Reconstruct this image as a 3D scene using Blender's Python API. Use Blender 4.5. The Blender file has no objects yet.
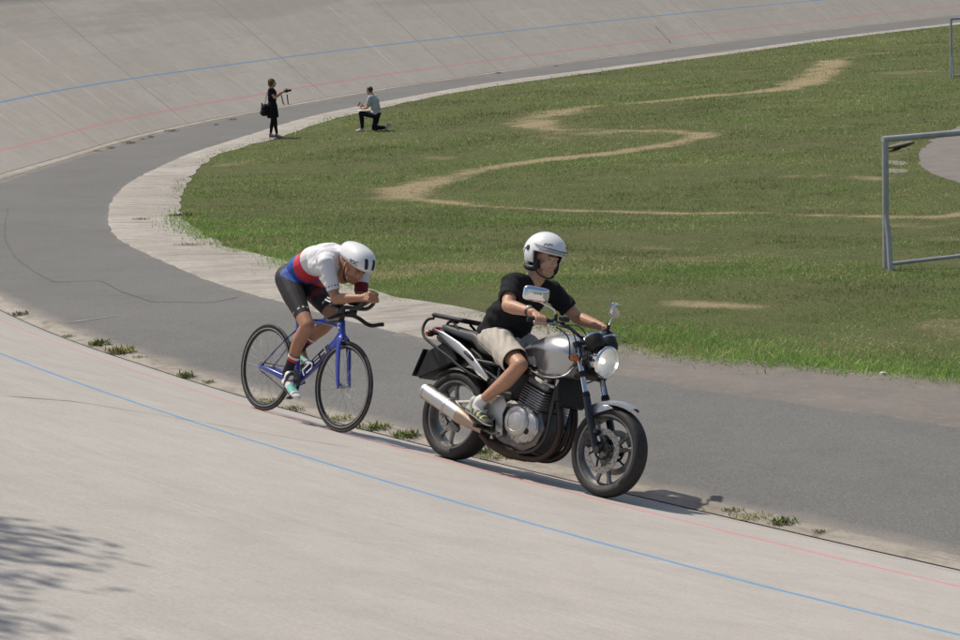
import bpy, bmesh, math, random
import numpy as np
from mathutils import Vector, Matrix, Euler
random.seed(7); RNG = np.random.default_rng(11)
S = bpy.context.scene
COL = S.collection
PI = math.pi
R = math.radians

# ------------------------------------------------------------------ camera constants (75 mm lens, 5 m above the infield)
F_PX, CAM_H, PITCH, ROLL = 2000.0, 4.9, R(10.4), R(2.5)

# ------------------------------------------------------------------ terrain height
def sstep(u):
    u = np.clip(u, 0, 1)
    return u * u * (3 - 2 * u)

def zf(x, y):
    """the near side of the oval lies a little higher than the infield"""
    u = (x + (y - 14)) / 2 ** .5 / 22
    v = np.clip((-x + (y - 14)) / 2 ** .5, -7, 5)
    return (1.235 + .015 * v) * (1 - sstep(u))

_cp, _sp, _c, _s = math.cos(PITCH), math.sin(PITCH), math.cos(ROLL), math.sin(ROLL)
FWD = np.array([0, _cp, -_sp]); _up = np.array([0, _sp, _cp]); _rt = np.array([1., 0, 0])
RIGHT = _rt * _c - _up * _s; UP = _up * _c + _rt * _s

def ray(px, py):
    return FWD + RIGHT * (px - 480) / F_PX + UP * (320 - py) / F_PX

_ts = np.concatenate([np.linspace(4, 60, 1500), np.linspace(60, 320, 1500)])
def at(px, py, dz=0.0):
    """a spot on the ground (used to survey where things stand)"""
    v = ray(px, py)
    g = CAM_H + v[2] * _ts - zf(v[0] * _ts, v[1] * _ts) - dz
    i = int(np.argmax(g < 0))
    a, b = _ts[i - 1], _ts[i]
    t = a + (b - a) * g[i - 1] / (g[i - 1] - g[i])
    return Vector((v[0] * t, v[1] * t, CAM_H + v[2] * t))

# ------------------------------------------------------------------ curve helpers (numpy)
def hermite(P, n):
    P = np.array(P, float)
    d = np.r_[0, np.cumsum(np.linalg.norm(np.diff(P, axis=0), axis=1) ** .5)]
    T = np.gradient(P, d, axis=0)
    s = np.linspace(0, d[-1], n)
    i = np.clip(np.searchsorted(d, s) - 1, 0, len(P) - 2)
    h = d[i + 1] - d[i]; t = ((s - d[i]) / h)[:, None]; h = h[:, None]
    return (2*t**3-3*t**2+1)*P[i]+(t**3-2*t**2+t)*h*T[i]+(-2*t**3+3*t**2)*P[i+1]+(t**3-t**2)*h*T[i+1]

def resample(P, step=None, n=None):
    d = np.r_[0, np.cumsum(np.linalg.norm(np.diff(P, axis=0), axis=1))]
    if n is None: n = int(d[-1] / step) + 1
    s = np.linspace(0, d[-1], n)
    return np.stack([np.interp(s, d, P[:, k]) for k in range(P.shape[1])], 1)

def smooth(P, it):
    P = P.copy()
    for _ in range(it): P[1:-1] = .5 * P[1:-1] + .25 * (P[:-2] + P[2:])
    return P

# ------------------------------------------------------------------ object helpers
def link(o, parent=None):
    COL.objects.link(o)
    if parent is not None: o.parent = parent
    return o

def tag(o, label=None, cat=None, group=None, kind=None):
    if label: o['label'] = label
    if cat: o['category'] = cat
    if group: o['group'] = group
    if kind: o['kind'] = kind
    return o

def empty(name, loc, rot=None, parent=None):
    o = bpy.data.objects.new(name, None); link(o, parent)
    o.empty_display_size = .1
    if rot is not None:
        m = rot.to_4x4() if isinstance(rot, Matrix) else Euler(rot).to_matrix().to_4x4()
        o.matrix_local = Matrix.Translation(Vector(loc)) @ m
    else: o.location = loc
    return o

def copy_tree(o, parent=None):
    c = o.copy(); COL.objects.link(c)
    if parent is not None: c.parent = parent
    for ch in list(o.children): copy_tree(ch, c)
    return c

def np_mesh(name, V, Fc, mat, parent=None, smooth_=True, uv=None, cols=None, uvname='tw'):
    """mesh from arrays; Fc an (n,3) or (n,4) index array"""
    me = bpy.data.meshes.new(name)
    V = np.asarray(V, np.float32); Fc = np.asarray(Fc, np.int32)
    k = Fc.shape[1]
    me.vertices.add(len(V)); me.vertices.foreach_set('co', V.ravel())
    me.loops.add(Fc.size); me.loops.foreach_set('vertex_index', Fc.ravel())
    me.polygons.add(len(Fc)); me.polygons.foreach_set('loop_start', np.arange(len(Fc), dtype=np.int32) * k)
    me.update(calc_edges=True)
    if uv is not None:
        l = me.uv_layers.new(name=uvname)
        l.data.foreach_set('uv', np.asarray(uv, np.float32)[Fc.ravel()].ravel())
    for nm, c in (cols or {}).items():
        a = me.color_attributes.new(nm, 'FLOAT_COLOR', 'POINT')
        c = np.asarray(c, np.float32)
        if c.shape[1] == 3: c = np.c_[c, np.ones(len(c), np.float32)]
        a.data.foreach_set('color', c.ravel())
    me.polygons.foreach_set('use_smooth', np.full(len(Fc), smooth_))
    me.materials.append(mat); me.validate(); me.update()
    return link(bpy.data.objects.new(name, me), parent)

def strip_faces(n, m, closed=False):
    """faces of an n x m vertex grid"""
    i, j = np.meshgrid(np.arange(n - 1), np.arange(m if closed else m - 1), indexing='ij')
    a = i * m + j; b = i * m + (j + 1) % m
    return np.stack([a, b, b + m, a + m], -1).reshape(-1, 4)

def frame_from(d):
    d = Vector(d).normalized()
    a = Vector((0, 0, 1)) if abs(d.z) < .9 else Vector((1, 0, 0))
    x = a.cross(d).normalized(); y = d.cross(x)
    return x, y, d

class MB:
    """collects shapes and links them as ONE mesh object"""
    def __init__(self): self.v = []; self.f = []; self.m = []; self.mi = 0
    def add(self, vs, fs):
        o = len(self.v); self.v += [tuple(p) for p in vs]
        self.f += [tuple(i + o for i in f) for f in fs]; self.m += [self.mi] * len(fs)
        return self
    def rings(self, rings, cap=True, closed=False):
        n = len(rings[0]); vs = [p for r in rings for p in r]; fs = []
        k = len(rings)
        for i in range(k if closed else k - 1):
            for j in range(n):
                a = i * n + j; b = i * n + (j + 1) % n; i2 = (i + 1) % k
                fs.append((a, b, i2 * n + (j + 1) % n, i2 * n + j))
        if cap and not closed:
            fs.append(tuple(reversed(range(n)))); fs.append(tuple((k - 1) * n + j for j in range(n)))
        return self.add(vs, fs)
    def box(self, c, s, rot=None, bevel=0.0):
        hx, hy, hz = s[0] / 2, s[1] / 2, s[2] / 2
        M = rot if rot is not None else Matrix.Identity(3)
        if not isinstance(M, Matrix): M = Euler(M).to_matrix()
        c = Vector(c); b = min(bevel, hx * .9, hy * .9, hz * .9)
        if b <= 0:
            vs = [c + M @ Vector((sx * hx, sy * hy, sz * hz)) for sz in (-1, 1) for sx, sy in ((-1, -1), (1, -1), (1, 1), (-1, 1))]
            return self.rings([vs[:4], vs[4:]])
        rg = []
        for z, ins in ((-hz, b), (-hz + b, 0), (hz - b, 0), (hz, b)):
            x, y = hx - ins, hy - ins; q = b if ins == 0 else b * .6
            pts = [(-x + q, -y), (x - q, -y), (x, -y + q), (x, y - q), (x - q, y), (-x + q, y), (-x, y - q), (-x, -y + q)]
            rg.append([c + M @ Vector((p[0], p[1], z)) for p in pts])
        return self.rings(rg)
    def tube(self, path, r, n=10, cap=True, closed=False, flat=1.0):
        path = [Vector(p) for p in path]; k = len(path)
        rs = r if isinstance(r, (list, tuple)) else [r] * k
        rg = []; px = None
        for i, p in enumerate(path):
            if closed: d = path[(i + 1) % k] - path[i - 1]
            else: d = path[min(i + 1, k - 1)] - path[max(i - 1, 0)]
            d.normalize()
            if px is None: x, y, _ = frame_from(d)
            else:
                x = (px - d * px.dot(d)).normalized(); y = d.cross(x)
            px = x
            rg.append([p + x * rs[i] * math.cos(2 * PI * j / n) + y * rs[i] * flat * math.sin(2 * PI * j / n) for j in range(n)])
        return self.rings(rg, cap, closed)
    def capsule(self, p0, p1, r0, r1=None, n=14, h=4):
        p0, p1 = Vector(p0), Vector(p1); r1 = r0 if r1 is None else r1
        d = p1 - p0
        if d.length < 1e-6: d = Vector((0, 0, 1e-5))
        x, y, d = frame_from(d); rg = []
        for i in range(h + 1):
            a = PI / 2 * (1 - i / h) if i else PI / 2 * .96
            rg.append((p0 - d * r0 * math.sin(a), r0 * math.cos(a)))
        for i in range(h + 1):
            a = PI / 2 * i / h if i < h else PI / 2 * .96
            rg.append((p1 + d * r1 * math.sin(a), r1 * math.cos(a)))
        return self.rings([[c + (x * math.cos(2*PI*j/n) + y * math.sin(2*PI*j/n)) * q for j in range(n)] for c, q in rg])
    def ell(self, c, r, rot=None, n=18, h=11, keep=None):
        M = rot if rot is not None else Matrix.Identity(3)
        if not isinstance(M, Matrix): M = Euler(M).to_matrix()
        c = Vector(c); rg = []
        for i in range(h + 1):
            a = -PI / 2 + PI * i / h; a = max(-PI/2*.985, min(PI/2*.985, a))
            rg.append([c + M @ Vector((r[0]*math.cos(a)*math.cos(2*PI*j/n), r[1]*math.cos(a)*math.sin(2*PI*j/n), r[2]*math.sin(a))) for j in range(n)])
        return self.rings(rg)
    def lathe(self, c, axis, prof, n=24, closed=False, xref=None):
        """prof: list of (distance along axis, radius)"""
        x, y, d = frame_from(axis); c = Vector(c)
        return self.rings([[c + d * a + (x * math.cos(2*PI*j/n) + y * math.sin(2*PI*j/n)) * max(q, 1e-4) for j in range(n)] for a, q in prof], cap=not closed, closed=closed)
    def prism(self, pts, off, bevel=0.0):
        """outline (3-D points, planar) pushed along the vector off, edges bevelled"""
        pts = [Vector(p) for p in pts]; off = Vector(off); L = off.length; d = off.normalized()
        c = sum(pts, Vector()) / len(pts)
        if bevel <= 0: return self.rings([pts, [p + off for p in pts]])
        n = len(pts); ins = []
        for i in range(n):
            e1 = (pts[i] - pts[i-1]).normalized(); e2 = (pts[(i+1) % n] - pts[i]).normalized()
            b = (e2 - e1); 
            m = (d.cross(e1) + d.cross(e2))
            m = m.normalized() if m.length > 1e-6 else Vector()
            if m.dot(c - pts[i]) < 0: m = -m
            ins.append(pts[i] + m * bevel)
        return self.rings([ins, [p + d * bevel for p in pts], [p + d * (L - bevel) for p in pts], [p + off for p in ins]])
    def loft(self, secs):
        return self.rings(secs)
    def mesh(self, name):
        me = bpy.data.meshes.new(name)
        me.from_pydata([tuple(p) for p in self.v], [], self.f); 
        bm = bmesh.new(); bm.from_mesh(me); bmesh.ops.recalc_face_normals(bm, faces=bm.faces[:]); bm.to_mesh(me); bm.free()
        return me
    def build(self, name, mat, parent=None, ang=40, sub=0):
        me = self.mesh(name)
        mats = mat if isinstance(mat, (list, tuple)) else [mat]
        for m in mats: me.materials.append(m)
        if len(mats) > 1: me.polygons.foreach_set('material_index', np.array(self.m, np.int32))
        me.polygons.foreach_set('use_smooth', np.full(len(me.polygons), True))
        if ang < 180: me.set_sharp_from_angle(angle=R(ang))
        me.update()
        o = link(bpy.data.objects.new(name, me), parent)
        if sub:
            md = o.modifiers.new('sub', 'SUBSURF'); md.levels = md.render_levels = sub
        return o

def remesh_np(mb, vox, it=6, fac=.5, disp=None):
    """grow ONE continuous surface round the collected shapes; returns (verts, faces, normals)"""
    me = mb.mesh('tmp'); o = link(bpy.data.objects.new('tmp', me))
    m = o.modifiers.new('r', 'REMESH'); m.mode = 'VOXEL'; m.voxel_size = vox; m.use_smooth_shade = True
    if it:
        s = o.modifiers.new('s', 'SMOOTH'); s.iterations = it; s.factor = fac
    dg = bpy.context.evaluated_depsgraph_get(); dg.update()
    e = bpy.data.meshes.new_from_object(o.evaluated_get(dg))
    V = np.empty(len(e.vertices) * 3, np.float32); e.vertices.foreach_get('co', V)
    N = np.empty(len(e.vertices) * 3, np.float32); e.vertices.foreach_get('normal', N)
    Fc = np.empty(len(e.loops), np.int32); e.loops.foreach_get('vertex_index', Fc)
    bpy.data.objects.remove(o); bpy.data.meshes.remove(me); bpy.data.meshes.remove(e)
    return V.reshape(-1, 3), Fc.reshape(-1, 4), N.reshape(-1, 3)

def even_hem(V, Fc, it=14):
    """run the cut edge of a garment into a smooth hem"""
    E = np.sort(np.concatenate([Fc[:, [i, (i + 1) % 4]] for i in range(4)]), axis=1)
    u, c = np.unique(E, axis=0, return_counts=True); b = u[c == 1]
    if not len(b): return V
    V = V.copy(); ids = np.unique(b); deg = np.zeros(len(V)); np.add.at(deg, b.ravel(), 1)
    for _ in range(it):
        acc = np.zeros_like(V); np.add.at(acc, b[:, 0], V[b[:, 1]]); np.add.at(acc, b[:, 1], V[b[:, 0]])
        V[ids] = .4 * V[ids] + .6 * acc[ids] / deg[ids][:, None]
    return V

def flesh(mb, name, mat, parent, vox=.007, it=6, color=None, disp=None, cut=None):
    """continuous body/garment: remesh, optional per-vertex colour(V,N) and displacement(V,N), optional cut(V)->keep mask"""
    V, Fc, N = remesh_np(mb, vox, it)
    if disp is not None: V = V + N * disp(V, N)[:, None]
    if cut is not None:
        keep = cut(V); Fc = Fc[keep[Fc].all(1)]
        used = np.unique(Fc); mp = np.full(len(V), -1); mp[used] = np.arange(len(used)); V = V[used]; N = N[used]; Fc = mp[Fc]
        V = even_hem(V, Fc)
    cols = {'Col': color(V, N)} if color is not None else None
    return np_mesh(name, V, Fc, mat, parent, True, cols=cols)

def vnoise(V, sc, seed=0):
    """cheap smooth noise for cloth folds, -1..1"""
    r = np.random.default_rng(seed); out = np.zeros(len(V)); 
    for k in range(7):
        d = r.normal(size=3); d *= sc * (0.6 + r.random()) / np.linalg.norm(d)
        out += np.sin(V @ d + r.random() * 6.28 + 1.3 * np.sin(V @ np.roll(d, 1) * .7 + k))
    return out / 4.0

def text(name, body, size, mat, parent, M, thick=.0006, bold=0.0, spacing=1.0, shear=0.0):
    cu = bpy.data.curves.new(name, 'FONT'); cu.body = body; cu.size = size; cu.extrude = thick; cu.offset = bold
    cu.align_x = 'CENTER'; cu.align_y = 'CENTER'; cu.space_character = spacing; cu.shear = shear; cu.resolution_u = 3
    o = link(bpy.data.objects.new('tmp', cu))
    dg = bpy.context.evaluated_depsgraph_get(); dg.update()
    me = bpy.data.meshes.new_from_object(o.evaluated_get(dg)); bpy.data.objects.remove(o)
    me.materials.clear(); me.materials.append(mat)
    t = link(bpy.data.objects.new(name, me), parent); t.matrix_local = M
    return t

# ------------------------------------------------------------------ materials
class NT:
    def __init__(self, name):
        self.mat = bpy.data.materials.new(name); self.mat.use_nodes = True
        self.t = self.mat.node_tree; self.n = self.t.nodes; self.b = self.n['Principled BSDF']; self.out = self.n['Material Output']
    def node(self, ty, **kw):
        x = self.n.new(ty)
        for k, v in kw.items(): setattr(x, k, v)
        return x
    def l(self, a, b): self.t.links.new(a, b)
    def val(self, sock, v):
        if hasattr(v, 'is_output') or isinstance(v, bpy.types.NodeSocket): self.l(v, sock)
        else: sock.default_value = v
    def math(self, op, a, b=0.0, c=0.0, clamp=False):
        x = self.node('ShaderNodeMath', operation=op, use_clamp=clamp)
        self.val(x.inputs[0], a); self.val(x.inputs[1], b); self.val(x.inputs[2], c)
        return x.outputs[0]
    def mix(self, f, a, b, blend='MIX'):
        x = self.node('ShaderNodeMix', data_type='RGBA', blend_type=blend)
        self.val(x.inputs[0], f); self.val(x.inputs[6], a); self.val(x.inputs[7], b)
        return x.outputs[2]
    def noise(self, vec, scale, detail=4, rough=.55, dist=0.0):
        x = self.node('ShaderNodeTexNoise'); self.l(vec, x.inputs['Vector'])
        x.inputs['Scale'].default_value = scale; x.inputs['Detail'].default_value = detail; x.inputs['Roughness'].default_value = rough
        x.inputs['Distortion'].default_value = dist
        return x.outputs['Fac']
    def ramp(self, f, lo, hi, a=0.0, b=1.0):
        x = self.node('ShaderNodeMapRange'); self.val(x.inputs[0], f)
        for i, v in zip((1, 2, 3, 4), (lo, hi, a, b)): x.inputs[i].default_value = v
        return x.outputs[0]
    def scale(self, vec, s):
        x = self.node('ShaderNodeMapping'); self.l(vec, x.inputs[0]); x.inputs['Scale'].default_value = s
        return x.outputs[0]
    def pos(self):
        return self.node('ShaderNodeNewGeometry').outputs['Position']
    def obj(self):
        return self.node('ShaderNodeTexCoord').outputs['Object']
    def bump(self, h, strength=.3, dist=.01):
        x = self.node('ShaderNodeBump'); self.l(h, x.inputs['Height']); x.inputs['Strength'].default_value = strength; x.inputs['Distance'].default_value = dist
        self.l(x.outputs[0], self.b.inputs['Normal'])
    def base(self, c): self.val(self.b.inputs['Base Color'], c)
    def rough(self, r): self.val(self.b.inputs['Roughness'], r)

def C3(r, g, b): return (r, g, b, 1.0)
def srgb(r, g, b):
    f = lambda c: (c / 255 / 12.92) if c / 255 <= .04045 else ((c / 255 + .055) / 1.055) ** 2.4
    return (f(r), f(g), f(b), 1.0)

def mat(name, col, rough=.5, metal=0.0, var=.12, sc=30.0, bump=0.0, coat=0.0, spec=.5, bsc=None, grime=None):
    """painted / plastic / metal surface with a little wear in colour and gloss"""
    t = NT(name); v = t.obj(); n = t.noise(v, sc, 5)
    dark = tuple(c * (1 - var) for c in col[:3]) + (1,); lite = tuple(min(1, c * (1 + var)) for c in col[:3]) + (1,)
    c = t.mix(n, dark, lite)
    if grime is not None:
        c = t.mix(t.ramp(t.noise(v, sc * .35, 6, .65), .48, .72, 0, .7), c, grime)
    t.base(c); t.rough(t.ramp(n, .3, .7, max(.02, rough - .06), min(1, rough + .06)))
    t.b.inputs['Metallic'].default_value = metal; t.b.inputs['Specular IOR Level'].default_value = spec
    t.b.inputs['Coat Weight'].default_value = coat; t.b.inputs['Coat Roughness'].default_value = .08
    if bump: t.bump(t.noise(v, bsc or sc * 4, 3), bump, .002)
    return t.mat

def vcmat(name, rough=.8, bump=.15, sc=300.0, sss=0.0, spec=.3, var=.1):
    """colour comes from the thing's own per-vertex colour (cloth print, skin, hair)"""
    t = NT(name); a = t.node('ShaderNodeAttribute', attribute_name='Col'); v = t.obj()
    n = t.noise(v, sc * .12, 4)
    t.base(t.mix(1.0, a.outputs['Color'], t.ramp(n, .25, .75, 1 - var, 1 + var), 'MULTIPLY'))
    t.rough(rough); t.b.inputs['Specular IOR Level'].default_value = spec
    if sss: t.b.inputs['Subsurface Weight'].default_value = sss; t.b.inputs['Subsurface Radius'].default_value = (.012, .005, .003); t.b.inputs['Subsurface Scale'].default_value = .5
    if bump: t.bump(t.noise(v, sc, 3), bump, .001)
    return t.mat
# ================================================================== SETTING
TOE = [(10.4,4.3),(6.3,8.05),(2.77,11.33),(1.44,12.73),(-.09,14.3),(-1.72,16.1),(-3.5,18.5),(-4.65,20.34),(-5.35,21.7),(-7.3,26),(-9.1,32),(-10.3,38.2),(-10.9,44.5),(-11.1,50),(-10.6,56.5),(-9.1,62.5),(-6.0,70.2),(-2.7,77.2),(1.4,84),(6,91.2),(13.4,101.6),(21,111.5),(29.8,122),(45,139),(70,166),(110,210)]
INN = [(13.4,7.2),(8.6,11.4),(3.72,15.21),(2.32,16.3),(1.37,17.2),(.54,18.1),(-.38,19.0),(-1.01,19.85),(-2.77,22.9),(-3.41,24.27),(-4.2,26.24),(-5.1,28.8),(-5.73,31.29),(-6.3,34.4),(-6.9,38.2),(-7.5,43.4),(-7.7,49.0),(-7.5,52.7),(-7.0,55.1),(-6.5,57.5),(-4.9,64.4),(-2.3,70.5),(1.0,77),(5.4,82.8),(10.9,90.3),(18.7,101),(27,110.7),(43,129.8),(68,157),(108,201)]
toe = smooth(resample(hermite(TOE, 3000), .5), 25)
inn = smooth(resample(hermite(INN, 3000), .25), 12)
def normals(P):
    t = np.gradient(P, axis=0); t /= np.linalg.norm(t, axis=1)[:, None]
    return np.stack([-t[:, 1], t[:, 0]], 1)
ntoe = smooth(normals(toe), 20); ntoe /= np.linalg.norm(ntoe, axis=1)[:, None]
s_toe = np.r_[0, np.cumsum(np.linalg.norm(np.diff(toe, axis=0), axis=1))]
s_of = lambda x, y: s_toe[np.argmin(((toe - np.array([x, y])) ** 2).sum(1))]
phi = np.radians(np.interp(s_toe, [0] + [s_of(*q) for q in ((2.4,12),(.2,14),(-.9,15.1),(-2.9,17.3),(-4.5,19.8),(-7,25),(-9,31),(-11,50),(18,108))] + [400], [13.5, 14.7, 16.6, 17.8, 20.8, 24, 28, 31, 33, 34.5, 33]))
phi = smooth(phi[:, None], 8)[:, 0]
G3 = lambda P, dz=0.0: np.c_[P, zf(P[:, 0], P[:, 1]) + dz]

# ---- concrete bank of the velodrome
def m_bank():
    t = NT('velodrome concrete')
    uv = t.node('ShaderNodeUVMap', uv_map='tw').outputs[0]
    sep = t.node('ShaderNodeSeparateXYZ'); t.l(uv, sep.inputs[0]); u, w = sep.outputs[0], sep.outputs[1]
    p = t.pos()
    big = t.noise(p, .35, 5, .6); mid = t.noise(p, 2.2, 6, .6); fine = t.noise(p, 60, 4, .7)
    c = t.mix(t.ramp(big, .3, .7), C3(.374, .354, .318), C3(.432, .413, .376))
    c = t.mix(t.ramp(mid, .35, .7, 0, .6), c, C3(.51, .478, .44)); c = t.mix(t.ramp(t.noise(p, 5.5, 6, .7), .52, .72, 0, .30), c, C3(.30, .272, .24)); br3 = t.noise(t.scale(uv, (.35, 7, 1)), 1.3, 7, .72, .6); c = t.mix(t.ramp(br3, .56, .70, 0, .35), c, C3(.58, .555, .52)); c = t.mix(t.ramp(br3, .44, .32, 0, .30), c, C3(.32, .29, .255))
    # brushed marks along the riding direction
    br = t.noise(t.scale(uv, (.9, 26, 1)), 1.6, 6, .62, .25)
    c = t.mix(t.ramp(br, .58, .72, 0, .55), c, C3(.61, .58, .545))
    c = t.mix(t.ramp(br, .44, .28, 0, .42), c, C3(.33, .305, .28))
    # rain streaks running down the slope, stronger high on the bank
    st = t.noise(t.scale(uv, (1.7, .10, 1)), 1.0, 6, .68)
    st2 = t.noise(t.scale(uv, (6.5, .25, 1)), 1.0, 4, .6)
    far = t.ramp(u, 30, 60, .15, 1)
    c = t.mix(t.math('MULTIPLY', t.ramp(st, .50, .70, 0, .50), far), c, C3(.345, .325, .288))
    c = t.mix(t.math('MULTIPLY', t.ramp(st2, .58, .72, 0, .55), far), c, C3(.60, .58, .54))
    # slab joints: every 4 m across, and lengthwise
    def joints(x, per, wid):
        f = t.math('FRACT', t.math('DIVIDE', x, per)); k = t.math('FLOOR', t.math('DIVIDE', x, per))
        wn = t.node('ShaderNodeTexWhiteNoise', noise_dimensions='1D'); t.l(k, wn.inputs['W'])
        on = t.math('LESS_THAN', f, wid / per)
        return on, wn.outputs['Value']
    on, rv = joints(t.math('ADD', u, t.math('MULTIPLY', w, -.22)), 3.3, .06)
    br2 = t.ramp(t.noise(p, 1.3, 3), .35, .6)
    c = t.mix(t.math('MULTIPLY', t.math('MULTIPLY', on, br2), t.math('MULTIPLY', t.ramp(rv, .30, .8, .1, .95), far)), c, C3(.66, .64, .60))
    c = t.mix(t.math('MULTIPLY', on, t.math('MULTIPLY', t.math('LESS_THAN', rv, .30), t.math('MULTIPLY', far, .7))), c, C3(.17, .155, .14))
    k = t.math('FLOOR', t.math('DIVIDE', u, 4.1)); kw = t.math('FLOOR', t.math('DIVIDE', w, 2.05))
    wn = t.node('ShaderNodeTexWhiteNoise', noise_dimensions='2D'); cb = t.node('ShaderNodeCombineXYZ'); t.l(k, cb.inputs[0]); t.l(kw, cb.inputs[1]); t.l(cb.outputs[0], wn.inputs['Vector'])
    c = t.mix(t.math('MULTIPLY', t.ramp(wn.outputs['Value'], 0, 1, 0, .38), far), c, C3(.33, .305, .275))
    on2, _ = joints(w, 2.05, .03)
    c = t.mix(t.math('MULTIPLY', on2, t.math('MULTIPLY', far, t.ramp(t.noise(p, .8, 2), .45, .6, 0, .30))), c, C3(.2, .185, .165))
    c = t.mix(t.math('MULTIPLY', t.math('MULTIPLY', t.ramp(w, 4.9, 5.1), far), t.ramp(t.noise(t.scale(uv, (.12, .9, 1)), 1.0, 4, .6), .42, .55, 0, .34)), c, C3(.22, .20, .18))
    c = t.mix(far, c, t.mix(1.0, c, C3(1.08, 1.035, .965), 'MULTIPLY'))
    # painted riding lines, worn
    wear = t.ramp(t.noise(p, 22, 5, .7), .25, .6, .75, 1)
    wob = t.math('ADD', w, t.math('MULTIPLY', t.math('SUBTRACT', t.noise(p, 1.1, 2), .5), .03))
    def line(w0, wd, col, k):
        nonlocal c
        m = t.math('LESS_THAN', t.math('ABSOLUTE', t.math('SUBTRACT', wob, w0)), wd / 2)
        c = t.mix(t.math('MULTIPLY', t.math('MULTIPLY', m, wear), k), c, col)
    red_w = t.ramp(u, 30, 70, 0, 1)
    line(.80, .050, C3(.70, .15, .19), t.ramp(u, 20, 60, .95, .30)); line(2.6, .062, C3(.06, .28, .52), .95)
    m = t.math('LESS_THAN', t.math('ABSOLUTE', t.math('SUBTRACT', wob, .80)), .055)
    c = t.mix(t.math('MULTIPLY', t.math('MULTIPLY', m, red_w), .36), c, C3(.68, .19, .21))
    # dark seam at the foot
    c = t.mix(t.math('MULTIPLY', t.math('LESS_THAN', w, .035), .8), c, C3(.09, .085, .08))
    c = t.mix(t.math('MULTIPLY', t.math('LESS_THAN', t.math('ABSOLUTE', t.math('SUBTRACT', wob, .125)), .011), t.ramp(u, 34, 30, 0, .75)), c, C3(.12, .115, .11))
    t.base(t.mix(t.ramp(fine, .3, .7), c, t.mix(.62, c, C3(.28, .258, .235)), 'MIX'))
    t.rough(.92); t.b.inputs['Specular IOR Level'].default_value = .25
    t.bump(t.math('ADD', t.math('MULTIPLY', br, .6), fine), .25, .004)
    return t.mat
W = np.r_[0, .03, .12, .3, .55, .8, 1.2, 1.7, 2.3, 3, 4, 5, 6, 7, 8]
zt = zf(toe[:, 0], toe[:, 1])
NB = len(toe)
V = np.zeros((NB, len(W) + 3, 3)); UVb = np.zeros((NB, len(W) + 3, 2))
for j, w in enumerate(W):
    V[:, j, :2] = toe + ntoe * (w * np.cos(phi))[:, None]; V[:, j, 2] = zt + w * np.sin(phi); UVb[:, j] = np.c_[s_toe, np.full(NB, w)]
# flat walk on top of the bank and the outer slope behind it
for j, (dw, dz) in enumerate(((8.0, .02), (9.4, .02), (14.5, -3.2))):
    k = len(W) + j
    V[:, k, :2] = toe + ntoe * (8 * np.cos(phi) + (dw - 8))[:, None]; V[:, k, 2] = np.maximum(zt + 8 * np.sin(phi) + dz, -.4) if dz > 0 else -.4
    UVb[:, k] = np.c_[s_toe, np.full(NB, dw + .2)]
V = V.reshape(-1, 3)
bank_faces = strip_faces(NB, len(W) + 3)
o = np_mesh('velodrome_track', V, bank_faces, m_bank(), uv=UVb.reshape(-1, 2)); tag(o, kind='structure')
from mathutils.bvhtree import BVHTree
BANK = BVHTree.FromPolygons([tuple(v) for v in V], [tuple(f) for f in bank_faces])
def bank_at(px, py):
    v = Vector(ray(px, py)); h = BANK.ray_cast(Vector((0, 0, CAM_H)) + v * 4, v)
    return (h[0], h[1]) if h[0] is not None else (at(px, py), Vector((0, 0, 1)))

# ---- asphalt apron
def m_asphalt():
    t = NT('old asphalt'); p = t.pos()
    big = t.noise(p, .3, 6, .65); mid = t.noise(p, 3, 5, .65); sp = t.noise(p, 170, 2, .8)
    vo = t.node('ShaderNodeTexVoronoi'); t.l(p, vo.inputs['Vector']); vo.inputs['Scale'].default_value = 48
    c = t.mix(t.ramp(big, .3, .7), C3(.119, .118, .110), C3(.153, .152, .142))
    c = t.mix(t.ramp(mid, .4, .75, 0, .5), c, C3(.155, .152, .144))
    c = t.mix(t.ramp(vo.outputs['Distance'], .0, .5, .45, 0), c, C3(.26, .252, .236)); g2 = t.noise(p, 32, 4, .75); c = t.mix(t.ramp(g2, .5, .7, 0, .5), c, C3(.085, .083, .08)); c = t.mix(t.ramp(g2, .46, .3, 0, .4), c, C3(.19, .186, .176)); c = t.mix(t.ramp(t.noise(p, .9, 6, .7), .52, .68, 0, .35), c, C3(.10, .098, .094))
    c = t.mix(t.ramp(sp, .55, .75, 0, .5), c, C3(.07, .07, .07))
    a = t.node('ShaderNodeAttribute', attribute_name='Col').outputs['Color']
    sx = t.node('ShaderNodeSeparateColor'); t.l(a, sx.inputs[0])
    edge = t.math('ADD', sx.outputs[0], t.math('MULTIPLY', t.math('SUBTRACT', t.noise(p, 2.5, 5), .5), .9))
    c = t.mix(t.ramp(edge, .35, .85, 0, .75), c, C3(.24, .212, .185))
    t.base(c); t.rough(.92); t.b.inputs['Specular IOR Level'].default_value = .25
    t.bump(t.math('ADD', sp, t.math('MULTIPLY', vo.outputs['Distance'], 1.2)), .45, .006); return t.mat
def nearest_s(P):
    return np.array([s_toe[np.argmin(((toe - q) ** 2).sum(1))] for q in P])
cw = np.interp(s_toe, [0, s_of(-5, 21), s_of(-10, 36), 400], [.19, .24, .42, .5])
kerb_in = toe - ntoe * cw[:, None]
n = 700
K = resample(kerb_in, n=n); I_ = resample(inn, n=n)
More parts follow.
